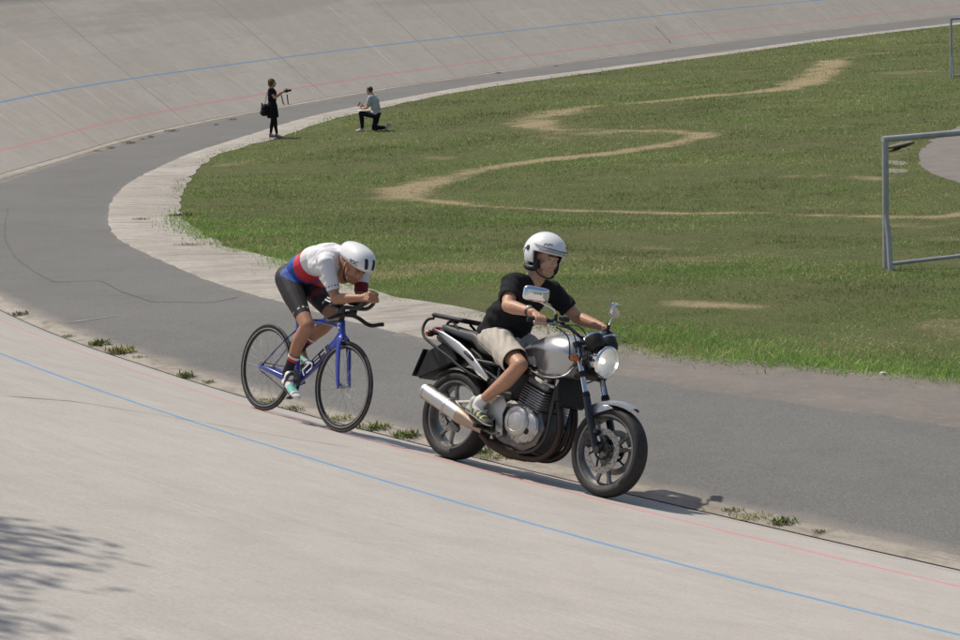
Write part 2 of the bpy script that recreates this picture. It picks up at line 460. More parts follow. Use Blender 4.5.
# pair each kerb point with the nearest inner-edge point, monotone
idx = np.maximum.accumulate(np.array([np.argmin(((I_ - q) ** 2).sum(1)) for q in K]))
Ip = smooth(I_[idx], 6)
m = 10; V = []; C = []
for j in range(m):
    f = j / (m - 1); P = K * (1 - f) + Ip * f
    V.append(G3(P)); e = max(0, (f - .86) / .14) * .5 + max(0, (.06 - f) / .06) * .9; C.append(np.full((n, 3), e))
V = np.stack(V, 1).reshape(-1, 3); C = np.stack(C, 1).reshape(-1, 3)
tag(np_mesh('asphalt_apron', V, strip_faces(n, m), m_asphalt(), cols={'Col': C}), kind='structure')

# ---- concrete kerb strip at the foot of the bank
def m_conc(name, a, b, dirt, joint=None, stain=.5):
    t = NT(name); p = t.pos(); big = t.noise(p, 1.1, 6, .65); f = t.noise(p, 45, 4, .7); md = t.noise(p, 7, 6, .7)
    c = t.mix(t.ramp(big, .3, .7), a, b); c = t.mix(t.ramp(md, .45, .75, 0, stain), c, dirt)
    c = t.mix(t.ramp(f, .45, .75, 0, .35), c, tuple(x * .5 for x in dirt[:3]) + (1,))
    if joint:
        uv = t.node('ShaderNodeUVMap', uv_map='tw').outputs[0]; sep = t.node('ShaderNodeSeparateXYZ'); t.l(uv, sep.inputs[0])
        x = t.math('ADD', sep.outputs[0], t.math('MULTIPLY', t.math('SUBTRACT', t.noise(p, 3, 3), .5), .12))
        k = t.math('FRACT', t.math('DIVIDE', x, joint))
        kk = t.math('FLOOR', t.math('DIVIDE', x, joint))
        wn = t.node('ShaderNodeTexWhiteNoise', noise_dimensions='1D'); t.l(kk, wn.inputs['W'])
        c = t.mix(t.ramp(wn.outputs['Value'], 0, 1, 0, .45), c, dirt)
        st = t.noise(t.scale(uv, (1.9, .55, 1)), 1.5, 6, .72, .5)
        c = t.mix(t.ramp(st, .47, .66, 0, .7), c, tuple(q * .72 for q in dirt[:3]) + (1,))
        c = t.mix(t.math('MULTIPLY', t.math('LESS_THAN', k, .03), t.ramp(t.noise(p, 1.7, 3), .42, .62, 0, .75)), c, C3(.14, .13, .095))
    t.base(c); t.rough(.95); t.b.inputs['Specular IOR Level'].default_value = .2; t.bump(t.math('ADD', f, t.math('MULTIPLY', md, 2)), .35, .008); return t.mat
V = np.stack([G3(kerb_in + ntoe * -.01, -.012), G3(kerb_in, .012), G3(toe * .5 + kerb_in * .5, .014), G3(toe, .006)], 1).reshape(-1, 3)
uv = np.stack([np.c_[s_toe, np.full(NB, k)] for k in range(4)], 1).reshape(-1, 2)
tag(np_mesh('kerb_strip', V, strip_faces(NB, 4), m_conc('kerb concrete', C3(.34, .31, .265), C3(.41, .375, .325), C3(.22, .19, .15), 1.9), uv=uv), kind='structure')

# ---- inner edging: worn concrete slabs round the bend, dusty shoulder on the near straight
GRS = [(15.0,9.0),(10.0,12.6),(6.6,15.4)] + [tuple(at(*q)[:2]) for q in [(960,385),(866,374),(808,370),(729,365),(660,359),(617,349),(540,330),(480,318),(420,307),(377,300),(320,281),(280,266),(240,255),(220,250),(200,241),(177,230),(168.5,215),(167.5,203),(170.5,193),(177,181),(197,163),(218,152),(239,146.5),(277,136),(315,122.8),(390,105),(465,90.5),(600,71.2)]] + [(11.3,89.2),(19.1,100),(27.5,109.8),(43.5,129),(68.6,156.3),(108.6,200.4)]
grs = smooth(resample(hermite(GRS, 4000), .2), 8)
gj = grs + np.stack([np.interp(np.arange(len(grs)), np.arange(0, len(grs), 3), RNG.normal(0, .06, len(range(0, len(grs), 3)))) for _ in range(2)], 1)
idx = np.maximum.accumulate(np.array([np.argmin(((gj - q) ** 2).sum(1)) for q in inn])); Gp = smooth(gj[idx], 2)
ext = Gp + (Gp - inn) / np.maximum(np.linalg.norm(Gp - inn, axis=1), .2)[:, None] * .25
s_in = np.r_[0, np.cumsum(np.linalg.norm(np.diff(inn, axis=0), axis=1))]
def edging(name, mtl, k0, k1, dz, jit=0.0):
    P = [inn[k0:k1], inn[k0:k1] * .66 + ext[k0:k1] * .34, inn[k0:k1] * .33 + ext[k0:k1] * .67, ext[k0:k1]]
    if jit: P[0] = P[0] + np.c_[RNG.normal(0, jit, k1 - k0), RNG.normal(0, jit, k1 - k0)]
    d0 = (P[0] - P[3]); d0 /= np.maximum(np.linalg.norm(d0, axis=1), .05)[:, None]
    V = np.stack([G3(P[0] + d0 * (.30 if 'dirt' in name else .06), -.008)] + [G3(q, dz) for q in P], 1).reshape(-1, 3)
    uv = np.stack([np.c_[s_in[k0:k1], np.full(k1 - k0, k)] for k in (0, 0, .4, .8, 1.2)], 1).reshape(-1, 2)
    tag(np_mesh(name, V, strip_faces(k1 - k0, 5), mtl, uv=uv), kind='structure')
ks = int(np.argmin(((inn - np.array(at(470, 347)[:2])) ** 2).sum(1)))
m_slab = m_conc('edging concrete', C3(.345, .32, .285), C3(.44, .412, .372), C3(.24, .214, .18), 2.6, .65)
edging('concrete_edging', m_slab, ks, len(inn), .016, .015)
def m_dust():
    t = NT('dusty shoulder'); p = t.pos(); b = t.noise(p, 1.6, 6, .65); f = t.noise(p, 70, 3, .8); g = t.noise(p, 9, 5, .7)
    c = t.mix(t.ramp(b, .3, .7), C3(.140, .124, .108), C3(.185, .165, .143)); c = t.mix(t.ramp(g, .5, .75, 0, .6), c, C3(.25, .215, .175))
    c = t.mix(t.ramp(f, .55, .75, 0, .6), c, C3(.10, .085, .075)); t.base(c); t.rough(.95); t.bump(f, .5, .01); return t.mat
edging('dirt_shoulder', m_dust(), 0, ks + 6, .008, .05)

# ---- infield ground and grass
def inside(P, poly):
    x, y = P[:, 0], P[:, 1]; r = np.zeros(len(P), bool); n = len(poly)
    for i in range(n):
        x0, y0 = poly[i - 1]; x1, y1 = poly[i]
        if y0 == y1: continue
        c = ((y0 > y) != (y1 > y)); r ^= c & (x < (x1 - x0) * (y - y0) / (y1 - y0) + x0)
    return r
gpoly = np.r_[resample(grs, 1.0), [[150, 190], [150, -5]]]
def seg_d(P, A):
    d = np.full(len(P), 1e9)
    for a, b in zip(A[:-1], A[1:]):
        ab = b - a; L = (ab ** 2).sum()
        t = np.clip(((P - a) @ ab) / max(L, 1e-9), 0, 1); d = np.minimum(d, np.linalg.norm(P - a - t[:, None] * ab, axis=1))
    return d
TR = lambda L: np.array([at(*q)[:2] for q in L])
TS = lambda L: resample(hermite(TR(L), 60 * len(L)), .5)
tracks = [(TS([(905,49),(890,52),(866,55),(846,58),(832,61)]), .40, .6), (TS([(832,62),(831,67),(822,74),(808,80.5),(800,84)]), .62, .95),
          (TS([(800,85),(770,90.5),(720,95),(650,102),(595,106.5),(560,112)]), .40, .9), (TS([(560,112),(537,117.5),(529,121.5),(537,126),(560,129.5)]), .75, 1.0), (TS([(560,129.5),(610,131),(655,131.3),(690,132.5),(705,135.5),(695,139)]), .50, 1.0),
          (TS([(695,139),(670,144.5),(640,149),(605,154),(555,159),(510,165),(480,170.5),(448,178)]), .42, .95), (TS([(448,178),(418,186),(402,192),(404,198)]), .75, .95),
          (TS([(404,198),(440,202),(480,206),(530,209),(580,211),(630,212.5),(690,214)]), .40, 1.0), (TS([(690,214),(740,213),(800,215),(860,216.5),(905,217.5),(990,214)]), .38, 1.0),
          (TR([(690,178),(740,174)]), .3, .3), (TR([(800,176),(850,177),(880,179)]), .40, .7), (TR([(682,306),(712,305.5),(744,306)]), .70, .9), (TR([(640,350),(700,356),(760,352)]), .30, .45), (TR([(890,160),(905,146)]), .35, .5)]
def lowf(P, sc, seed):
    r = np.random.default_rng(seed); o = np.zeros(len(P))
    for k in range(8):
        d = r.normal(size=2) * sc; o += np.sin(P @ d + r.random() * 6.28 + np.sin(P @ d[::-1] * .8))
    return o / 4
def dryness(P):
    m = np.zeros(len(P))
    for A, w, k in tracks:
        bb = (P[:, 0] > A[:, 0].min() - 3) & (P[:, 0] < A[:, 0].max() + 3) & (P[:, 1] > A[:, 1].min() - 4) & (P[:, 1] < A[:, 1].max() + 4)
        if not bb.any(): continue
        Q = P[bb]; d = seg_d(Q, A) + lowf(Q, 2.2, 5) * .13 * (w + .3)
        far = np.clip(np.linalg.norm(Q, axis=1) / 45, .6, 1.6)
        m[bb] = np.maximum(m[bb], k * .92 * sstep((w * far * 1.6 - d) / (w * far * 1.6)) * np.clip(.80 + .28 * lowf(Q, 1.4, 31) + .30 * lowf(Q, 5, 32) + .25 * lowf(Q, 13, 33), .42, 1.05))
    return np.clip(m + .8 * np.clip(.45 * lowf(P, .8, 51) + .40 * lowf(P, 2.4, 52) + .25 * lowf(P, 7, 53) - .28, 0, .55), 0, 1)
def m_soil():
    t = NT('infield ground'); p = t.pos(); a = t.node('ShaderNodeAttribute', attribute_name='Col').outputs['Color']; sx = t.node('ShaderNodeSeparateColor'); t.l(a, sx.inputs[0])
    n1 = t.noise(p, 1.4, 6, .65); n2 = t.noise(p, 18, 5, .7); n3 = t.noise(p, .25, 4, .6)
    c = t.mix(t.ramp(n1, .3, .7), C3(.068, .085, .032), C3(.11, .12, .052)); c = t.mix(t.ramp(n2, .45, .7, 0, .6), c, C3(.15, .14, .065)); c = t.mix(t.ramp(n3, .5, .75, 0, .4), c, C3(.13, .13, .055))  # ground greens darkened so gaps between the blades read as shadow
    d = t.math('ADD', sx.outputs[0], t.math('MULTIPLY', t.math('SUBTRACT', n2, .5), .7))
    c = t.mix(t.ramp(d, .3, .7, 0, .95), c, t.mix(t.ramp(n2, .3, .7), C3(.24, .195, .11), C3(.34, .28, .17)))
    t.base(c); t.rough(1.0); t.b.inputs['Specular IOR Level'].default_value = .1; t.bump(t.math('ADD', n2, n1), .8, .05); return t.mat
gx = np.arange(-9.2, 62, .3); gy = np.arange(4, 150, .3)
X, Y = np.meshgrid(gx, gy, indexing='ij'); P = np.c_[X.ravel(), Y.ravel()]
ok = inside(P, gpoly) | False
Fg = strip_faces(len(gx), len(gy)); Fg = Fg[ok[Fg].any(1)]
used = np.unique(Fg); mp = np.full(len(P), -1); mp[used] = np.arange(len(used)); Pg = P[used]; Fg = mp[Fg]
dg_ = dryness(Pg)
tag(np_mesh('infield_ground', G3(Pg, .006), Fg, m_soil(), cols={'Col': np.c_[dg_, dg_, dg_]}), kind='structure')
# the land round and under the oval, out to the horizon
def m_land():
    t = NT('surrounding land'); p = t.pos(); c = t.mix(t.ramp(t.noise(p, .15, 6), .35, .65), C3(.05, .075, .025), C3(.13, .12, .06)); t.base(c); t.rough(1); return t.mat
gx = np.r_[-1600, -600, -200, -100, np.arange(-60, 161, 2.5), 300, 700, 1600]; gy = np.r_[-1600, -600, -200, -60, np.arange(-20, 221, 2.5), 400, 800, 1600]
X, Y = np.meshgrid(gx, gy, indexing='ij'); P = np.c_[X.ravel(), Y.ravel()]
u = np.minimum(seg_d(P, resample(toe, 4)), 60)
Z = zf(P[:, 0], P[:, 1]) - .06
poly_t = np.r_[resample(toe, 2), [[300, 300], [300, -60], [20, -60]]]
Z = np.where(inside(P, poly_t), Z, np.minimum(Z, -.3))
tag(np_mesh('surrounding_land', np.c_[P, Z], strip_faces(len(gx), len(gy)), m_land()), kind='structure')

def m_blade():
    t = NT('grass blades'); a = t.node('ShaderNodeAttribute', attribute_name='Col').outputs['Color']
    t.base(a); t.rough(.75); t.b.inputs['Specular IOR Level'].default_value = .2
    tr = t.node('ShaderNodeBsdfTranslucent'); t.l(a, tr.inputs['Color']); mx = t.node('ShaderNodeMixShader'); mx.inputs[0].default_value = .35
    t.l(t.b.outputs[0], mx.inputs[1]); t.l(tr.outputs[0], mx.inputs[2]); t.l(mx.outputs[0], t.out.inputs['Surface']); return t.mat
M_BLADE = m_blade()
KEEP_OUT = []      # (centre, radius) spots where bare things lie in the grass
patch_px = [(931,141),(921,152),(919,162),(926,171),(943,178),(960,185),(990,192),(1020,180),(1010,135),(985,124),(960,126)]
PATCH = np.array([at(*q)[:2] for q in patch_px])
def grass():
    N = 1150000
    # more blades per square metre near by, wider ones far off
    d = np.exp(RNG.uniform(math.log(13), math.log(135), N)); ang = RNG.uniform(-.34, .34, N)
    P = np.c_[np.tan(ang) * d, d]
    P = P[RNG.random(len(P)) < np.clip(1.25 - np.linalg.norm(P, axis=1) / 160, .2, 1)]
    edge = inside(P + RNG.normal(0, 1, P.shape) * np.where(RNG.random(len(P)) < .25, .26, .09)[:, None], gpoly) & ~inside(P, PATCH); P = P[edge]
    dist = np.linalg.norm(P, axis=1)
    dr = dryness(P); clump = lowf(P, 1.7, 2) * .5 + lowf(P, .45, 9) * .7 + lowf(P, 5.0, 4) * .35
    dd = seg_d(P, resample(grs, 1.2)[:90])
    lush = np.exp(-dd / .8) * (dist < 40)
    dens = np.clip(.55 + .25 * clump + .5 * lush, .15, 1) * (1 - .55 * dr)
    k = RNG.random(len(P)) < dens; P, dist, dr, clump, lush = P[k], dist[k], dr[k], clump[k], lush[k]
    n = len(P)
    h = (.028 + .045 * RNG.random(n) ** 1.8) * (1 + .45 * clump + .7 * lush * (clump > -.2)) * (1 - .5 * dr) * np.clip(dist / 45, .9, 1.4); h = np.clip(h, .014, .15)
    w = (.005 + .005 * RNG.random(n)) * np.clip(dist / 20, 1, 6)
    a = RNG.uniform(0, 2 * PI, n); dx, dy = np.cos(a), np.sin(a); la = RNG.uniform(0, 2 * PI, n); le = h * RNG.uniform(.1, .9, n); fl = RNG.random(n) < .45; le[fl] *= 2.0; w[fl] *= 1.5; h[fl] *= .55
    z = zf(P[:, 0], P[:, 1]) + .002
    b0 = np.c_[P[:, 0] - dx * w / 2, P[:, 1] - dy * w / 2, z]; b1 = np.c_[P[:, 0] + dx * w / 2, P[:, 1] + dy * w / 2, z]
    tp = np.c_[P[:, 0] + np.cos(la) * le, P[:, 1] + np.sin(la) * le, z + h]
    V = np.stack([b0, b1, tp], 1).reshape(-1, 3)
    g0 = np.array([.080, .142, .032]); g1 = np.array([.172, .252, .066]); y0 = np.array([.34, .31, .165]); dc = np.array([.36, .295, .170])
    mixv = np.clip(RNG.normal(.45, .25, n) + .2 * lush, 0, 1)[:, None]; c = g0 * (1 - mixv) + g1 * mixv
    yl = (RNG.random(n) < np.clip(.29 + .26 * lowf(P, .5, 21) + .14 * lowf(P, 3, 22) + .1 * (dist > 35) - .25 * lush, .04, .8)); c[yl] = c[yl] * .3 + y0 * .7
    dm = RNG.random(n) < dr * 1.1; c[dm] = dc * RNG.uniform(.7, 1.15, (dm.sum(), 1))
    c = c * np.clip(1.44 + .42 * lowf(P, .6, 41) + .34 * lowf(P, 2.2, 42) + .24 * lowf(P, 7, 43) + .30 * lush, .65, 2.1)[:, None]; bl = np.clip(.5 + .8 * lowf(P, .35, 44), 0, 1)[:, None] * np.clip(1 - dr, 0, 1)[:, None]; c = c * (1 - .35 * bl) + .35 * bl * c * np.array([.80, 1.12, .62])
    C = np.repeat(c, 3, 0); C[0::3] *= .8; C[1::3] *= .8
    o = np_mesh('infield_grass', V, np.arange(3 * n).reshape(-1, 3), M_BLADE, smooth_=False, cols={'Col': C}); tag(o, 'short patchy infield grass with bleached dry tracks winding through it', 'grass', kind='stuff')
grass()

# ---- cracks, seams and scuffs lying on the ground
def ribbon(name, P, wd, mtl, nrm=None):
    P = resample(np.array([tuple(p) for p in P]), .12); n = len(P)
    t = np.gradient(P, axis=0); t /= np.linalg.norm(t, axis=1)[:, None]
    up = np.tile([0, 0, 1.], (n, 1)) if nrm is None else np.tile(nrm, (n, 1))
    sd = np.cross(t, up); sd /= np.linalg.norm(sd, axis=1)[:, None]
    w = wd * RNG.uniform(.4, 1.15, n); w[0] = w[-1] = wd * .1; j = RNG.normal(0, wd * .5, n)
    V = np.stack([P + sd * (w + j)[:, None] / 1 + up * .004, P - sd * (w - j)[:, None] + up * .004], 1).reshape(-1, 3)
    tag(np_mesh(name, V, strip_faces(n, 2), mtl), kind='structure')
m_crack = mat('crack filler', C3(.098, .096, .090), .95, var=.3); m_pale = mat('pale scuff', C3(.26, .255, .24), .95, var=.2); m_chalk = mat('old white paint', C3(.60, .58, .54), .9, var=.2)
ribbon('asphalt_crack', [at(*q) for q in [(8,207),(4,228),(6,243),(14,256),(25,265),(38,274),(54,282),(102,281),(120,291),(137,297),(152,302),(175,302),(210,303),(240,297)]], .012, m_crack)
ribbon('asphalt_scuff', [at(*q) for q in [(66,323),(95,319),(122,315)]], .022, m_pale)
ribbon('asphalt_paint_mark', [at(*q) for q in [(628,366),(645,363),(664,361.5)]], .022, m_chalk)
def bank_ribbon(name, px, wd, mtl):
    hs = [bank_at(*q) for q in px]; nn = sum((h[1] for h in hs), Vector()).normalized(); nn = nn if nn.z > 0 else -nn
    ribbon(name, [h[0] for h in hs], wd, mtl, np.array(nn))
m_seam = mat('track seam', C3(.16, .15, .14), .95, var=.3)
bank_ribbon('track_seam', [(2,396),(75,402),(200,422),(300,440),(360,449)], .006, m_seam)
bank_ribbon('track_joint', [(655,26),(664,35),(672,44)], .05, m_seam)

# asphalt patch in the grass at the right
def poly_sheet(name, P, mtl, dz, jit=.0):
    Q = resample(np.r_[P, P[:1]], n=60)[:-1]; Q = Q + RNG.normal(0, jit, Q.shape); c = Q.mean(0)
    V = np.r_[G3(Q, dz - .02), G3(Q, dz), G3(Q * .5 + c * .5, dz), G3(c[None], dz)]; n = len(Q); Fq = []
    f = np.array([(r * n + i, r * n + (i + 1) % n, (r + 1) * n + (i + 1) % n, (r + 1) * n + i) for r in range(2) for i in range(n)])
    f = np.r_[f, np.array([(2 * n + i, 2 * n + (i + 1) % n, 3 * n, 3 * n) for i in range(n)])]
    me = bpy.data.meshes.new(name); me.from_pydata([tuple(v) for v in V], [], [tuple(q) if q[2] != q[3] else tuple(q[:3]) for q in f]); me.materials.append(mtl); me.update()
    return link(bpy.data.objects.new(name, me))
tag(poly_sheet('asphalt_patch', PATCH, m_dust(), .018, .05), kind='structure')

# ------------------------------------------------------------------ light, sky, camera
SUN_TO = Vector((-.415, .32, .85)).normalized()       # towards the sun: high, from the left and a little behind the riders
sl = bpy.data.lights.new('sun', 'SUN'); sl.energy = 4.1; sl.angle = R(.7); sl.color = (1, .93, .83)
so = link(bpy.data.objects.new('sun', sl)); so.rotation_euler = SUN_TO.to_track_quat('Z', 'Y').to_euler()
w = bpy.data.worlds.new('World'); S.world = w; w.use_nodes = True
nt = w.node_tree; bg = nt.nodes['Background']; sky = nt.nodes.new('ShaderNodeTexSky'); sky.sky_type = 'NISHITA'; sky.sun_disc = False
sky.sun_elevation = math.asin(SUN_TO.z); sky.sun_rotation = math.atan2(SUN_TO.x, SUN_TO.y) % (2 * PI); sky.dust_density = 2.5; sky.air_density = 1.0
nt.links.new(sky.outputs[0], bg.inputs['Color']); bg.inputs['Strength'].default_value = .11
cd = bpy.data.cameras.new('camera'); cd.lens = 75.0 * F_PX / 2000; cd.sensor_width = 36; cd.clip_end = 4000; cd.clip_start = .5
co = link(bpy.data.objects.new('camera', cd)); S.camera = co
co.matrix_world = Matrix(((RIGHT[0], UP[0], -FWD[0], 0), (RIGHT[1], UP[1], -FWD[1], 0), (RIGHT[2], UP[2], -FWD[2], CAM_H), (0, 0, 0, 1)))
S.view_settings.view_transform = 'Standard'; S.view_settings.look = 'None'; S.view_settings.exposure = 0; S.view_settings.gamma = 1
S.view_settings.use_curve_mapping = False
S.render.engine = 'CYCLES'
# ================================================================== SHARED MATERIALS
M_TYRE = mat('tyre rubber', C3(.017, .0165, .016), .72, var=.25, sc=60, bump=.25, grime=C3(.038, .035, .031))
M_BLACK = mat('black plastic', C3(.012, .012, .0125), .5, var=.2, sc=40, grime=C3(.022, .021, .019), spec=.35)
M_BLKMET = mat('black painted steel', C3(.014, .014, .015), .32, var=.15, sc=30, coat=.4)
M_RACK = mat('matt black tube', C3(.014, .014, .014), .62, var=.2, sc=30, spec=.3)
M_CHROME = mat('chrome', C3(.80, .80, .80), .10, 1.0, var=.04, sc=20)
M_ALU = mat('cast aluminium', C3(.50, .49, .47), .42, .85, var=.15, sc=30, bump=.1, grime=C3(.22, .19, .15))
M_ALUDK = mat('dull engine metal', C3(.20, .195, .185), .5, .8, var=.2, sc=40, grime=C3(.07, .055, .04))
M_STEEL = mat('brushed steel', C3(.56, .545, .51), .30, 1.0, var=.06, sc=14)
M_BRONZE = mat('heat stained pipe', C3(.060, .042, .032), .45, .7, var=.35, sc=18, grime=C3(.03, .02, .015))
M_BRONZE2 = mat('straw coloured steel', C3(.40, .31, .235), .38, 1.0, var=.2, sc=14)
M_WHEEL = mat('wheel alloy', C3(.24, .235, .225), .38, .85, var=.12, sc=30, grime=C3(.09, .08, .07))
def m_silver():
    t = NT('silver metallic paint'); v = t.obj(); f = t.noise(v, 900, 2, .8)
    t.base(t.mix(f, C3(.34, .345, .35), C3(.56, .565, .57))); t.b.inputs['Metallic'].default_value = .75; t.rough(.34)
    t.b.inputs['Coat Weight'].default_value = .8; t.b.inputs['Coat Roughness'].default_value = .05; return t.mat
M_SILVER = m_silver()

M_SEAT = mat('seat vinyl', C3(.045, .045, .047), .55, var=.15, sc=25, bump=.15, bsc=400, grime=C3(.085, .08, .072))
def m_lens(name, col, tr=.5, rough=.05):
    t = NT(name); n = t.noise(t.obj(), 40, 2); t.base(t.mix(n, col, tuple(c * .85 for c in col[:3]) + (1,))); t.rough(rough)
    t.b.inputs['Transmission Weight'].default_value = tr; t.b.inputs['IOR'].default_value = 1.45; t.b.inputs['Coat Weight'].default_value = .5; return t.mat
M_AMBER = m_lens('amber lens', C3(.62, .16, .025), .25, .15); M_RED = m_lens('red lens', C3(.5, .02, .02), .2, .15)
def m_lamp():
    t = NT('lit bulb'); t.base(t.mix(t.noise(t.obj(), 60), C3(.9, .88, .8), C3(1, .98, .92))); t.b.inputs['Emission Color'].default_value = (1, .96, .88, 1); t.b.inputs['Emission Strength'].default_value = 4; return t.mat
M_LAMP = m_lamp()
def m_glass():
    t = NT('clear lamp glass'); tr = t.node('ShaderNodeBsdfTransparent'); gl = t.node('ShaderNodeBsdfGlossy'); gl.inputs['Roughness'].default_value = .03; fr = t.node('ShaderNodeLayerWeight'); fr.inputs[0].default_value = .12
    v = t.obj(); n = t.noise(v, 30, 2); tr.inputs[0].default_value = (.96, .96, .95, 1); t.l(t.mix(n, C3(.95, .95, .95), C3(1, 1, 1)), gl.inputs['Color'])
    mx = t.node('ShaderNodeMixShader'); t.l(t.math('ADD', t.math('MULTIPLY', fr.outputs[1], .55), .03), mx.inputs[0]); t.l(tr.outputs[0], mx.inputs[1]); t.l(gl.outputs[0], mx.inputs[2]); t.l(mx.outputs[0], t.out.inputs['Surface']); return t.mat
M_GLASS = m_glass()
M_DISC = mat('brake disc steel', C3(.34, .32, .29), .4, 1.0, var=.12, sc=50)
M_WHITEP = mat('white print', C3(.78, .78, .76), .5, var=.05)
M_BLKPRINT = mat('black print', C3(.02, .02, .02), .5, var=.1)
M_REFL = mat('reflector bowl', C3(.92, .92, .90), .35, .25, var=.05)

def pose_on(x, y, yaw, lean, wb):
    """where a two-wheeler stands on the track: both tyres on the surface, leaning into the bend"""
    def down(x, y):
        h = BANK.ray_cast(Vector((x, y, 20)), Vector((0, 0, -1)))
        return h[0] if h[0] is not None else Vector((x, y, float(zf(x, y))))
    r = down(x, y); f = down(x + math.cos(yaw) * wb, y - math.sin(yaw) * wb)
    fx = (f - r).normalized(); left = Vector((0, 0, 1)).cross(fx).normalized(); up = fx.cross(left)
    l = left * math.cos(lean) - up * math.sin(lean); u = fx.cross(l)
    return r, Matrix((fx, l, u)).transposed()

def torus(mb, c, Rr, ry, rz, n=72, m=14, p=2.0):
    """tyre-like ring in the xz plane: ry half width, rz radial half thickness"""
    c = Vector(c); rg = []
    for i in range(n):
        a = 2 * PI * i / n; d = Vector((math.cos(a), 0, math.sin(a))); s = []
        for j in range(m):
            b = 2 * PI * j / m; cb, sb = math.cos(b), math.sin(b)
            q = lambda v: math.copysign(abs(v) ** (2 / p), v)
            s.append(c + d * (Rr + rz * q(cb)) + Vector((0, ry * q(sb), 0)))
        rg.append(s)
    return mb.rings(rg, closed=True)

# ================================================================== MOTORCYCLE   (x forward, y to its left, z up, origin under the rear wheel)
m_loc, m_rot = pose_on(-.2504, 13.6568, .8129, R(17), 1.435)
moto = tag(empty('motorcycle', m_loc, m_rot), 'silver naked motorcycle with round headlight ridden ahead of the blue bicycle', 'motorcycle')
WBM = 1.435

def moto_wheel(cx, cz, Ro, wid, front):
    rim_r = Ro - (.062 if front else .078)
    mb = MB(); c = Vector((cx, 0, cz))
    hw = wid * .40
    # rim: well with two bright lips
    prof = [(-hw, rim_r + .012), (-hw, rim_r - .010), (-hw * .8, rim_r - .016), (-hw * .5, rim_r - .028), (hw * .5, rim_r - .028), (hw * .8, rim_r - .016), (hw, rim_r - .010), (hw, rim_r + .012), (hw*.7, rim_r + .004), (-hw*.7, rim_r + .004)]
    mb.lathe(c, (0, 1, 0), prof, 64, closed=True)
    mb.lathe(c, (0, 1, 0), [(-.055, .0), (-.055, .034), (-.03, .046), (.03, .046), (.055, .034), (.055, 0)], 24)
    for k in range(3):
        for sgn in (-1, 1):
            a = 2 * PI * k / 3 + sgn * .30 + (.5 if front else .1); a0 = 2 * PI * k / 3 + sgn * .16 + (.5 if front else .1)
            secs = []
            for f, w_, t_ in ((.036, .020, .018), (.10, .015, .014), (rim_r - .06, .013, .013), (rim_r - .020, .022, .016)):
                aa = a0 + (a - a0) * min(1, f / rim_r); d = Vector((math.cos(aa), 0, math.sin(aa))); q = Vector((-d.z, 0, d.x))
                secs.append([c + d * f + q * w_ * sx + Vector((0, t_ * sy, 0)) for sx, sy in ((-1, -.6), (-.6, -1), (.6, -1), (1, -.6), (1, .6), (.6, 1), (-.6, 1), (-1, .6))])
            mb.loft(secs)
    w = mb.build('wheel', M_WHEEL, moto, 35)
    mb = MB(); torus(mb, c, Ro - .036 if front else Ro - .045, wid / 2, .036 if front else .045, 80, 18, 2.3)
    # shoulder grooves
    mb.build('tyre', M_TYRE, w, 60)
    for s in ((-1, 1) if front else (-1,)):
        y = s * (.072 if front else .075); r0 = .148 if front else .12
        mb = MB(); mb.lathe(c + Vector((0, y, 0)), (0, 1, 0), [(-.0025, r0 - .042), (-.0025, r0), (.0025, r0), (.0025, r0 - .042)], 48, closed=True)
        mb.mi = 1
        for k in range(30):
            a = 2 * PI * k / 30; rr = r0 - .012 - .018 * (k % 2)
            mb.lathe(c + Vector((rr * math.cos(a), y - .0030 if s < 0 else y + .0030, rr * math.sin(a))), (0, 1, 0), [(-.0004, .0045), (.0004, .0045)], 8)
        mb.build('brake_disc', [M_DISC, M_BLACK], w, 30)
        mb = MB()
        for k in range(6):
            a = 2 * PI * k / 6; d0 = Vector((math.cos(a), 0, math.sin(a))); a2 = a + .35; d1 = Vector((math.cos(a2), 0, math.sin(a2)))
            mb.tube([c + Vector((0, y, 0)) + d0 * .045, c + Vector((0, y, 0)) + d1 * (r0 - .038)], .007, 6)
        mb.lathe(c + Vector((0, y, 0)), (0, 1, 0), [(-.006, .05), (-.006, .062), (.006, .062), (.006, .05)], 24, closed=True)
        mb.build('disc_carrier', M_BLACK, w, 30)
    return w
moto_wheel(WBM, .30, .30, .118, True)
moto_wheel(0, .315, .315, .160, False)

# fork
FA, FB = Vector((1.395, 0, .315)), Vector((1.075, 0, .945)); fd = (FB - FA).normalized()
for s in (-1, 1):
    o_ = Vector((0, s * .098, 0)); mb = MB()
    mb.tube([FA + o_ + fd * .30, FB + o_ + fd * .02], .0195, 16)
    fl = mb.build('fork_leg', M_CHROME, moto)
    mb = MB()
    mb.tube([FA + o_ - fd * .02, FA + o_ + fd * .02, FA + o_ + fd * .20, FA + o_ + fd * .34, FA + o_ + fd * .35], [.020, .024, .026, .027, .024], 16)
    mb.tube([FA + o_, Vector((WBM, s * .085, .30))], .024, 12)
    mb.box(FA + o_ + Vector((-.03, 0, .10)), (.05, .03, .03), bevel=.006)
    mb.lathe((WBM, s * .118, .30), (0, 1, 0), [(-.012, .022), (.012, .022), (.014, .014)], 16)
    mb.build('fork_slider', M_BLKMET, fl)
    mb = MB(); mb.tube([FA + o_ + fd * .349, FA + o_ + fd * .375], [.030, .026], 16); mb.build('dust_seal', M_BLACK, fl)
    # brake caliper
    mb = MB(); mb.box((WBM - .115, s * .080, .36), (.075, .05, .105), (0, R(-20), 0), .012); mb.box((WBM - .10, s * .098, .375), (.05, .03, .06), (0, R(-20), 0), .008)
    mb.build('brake_caliper', M_BLACK, moto)
mb = MB()
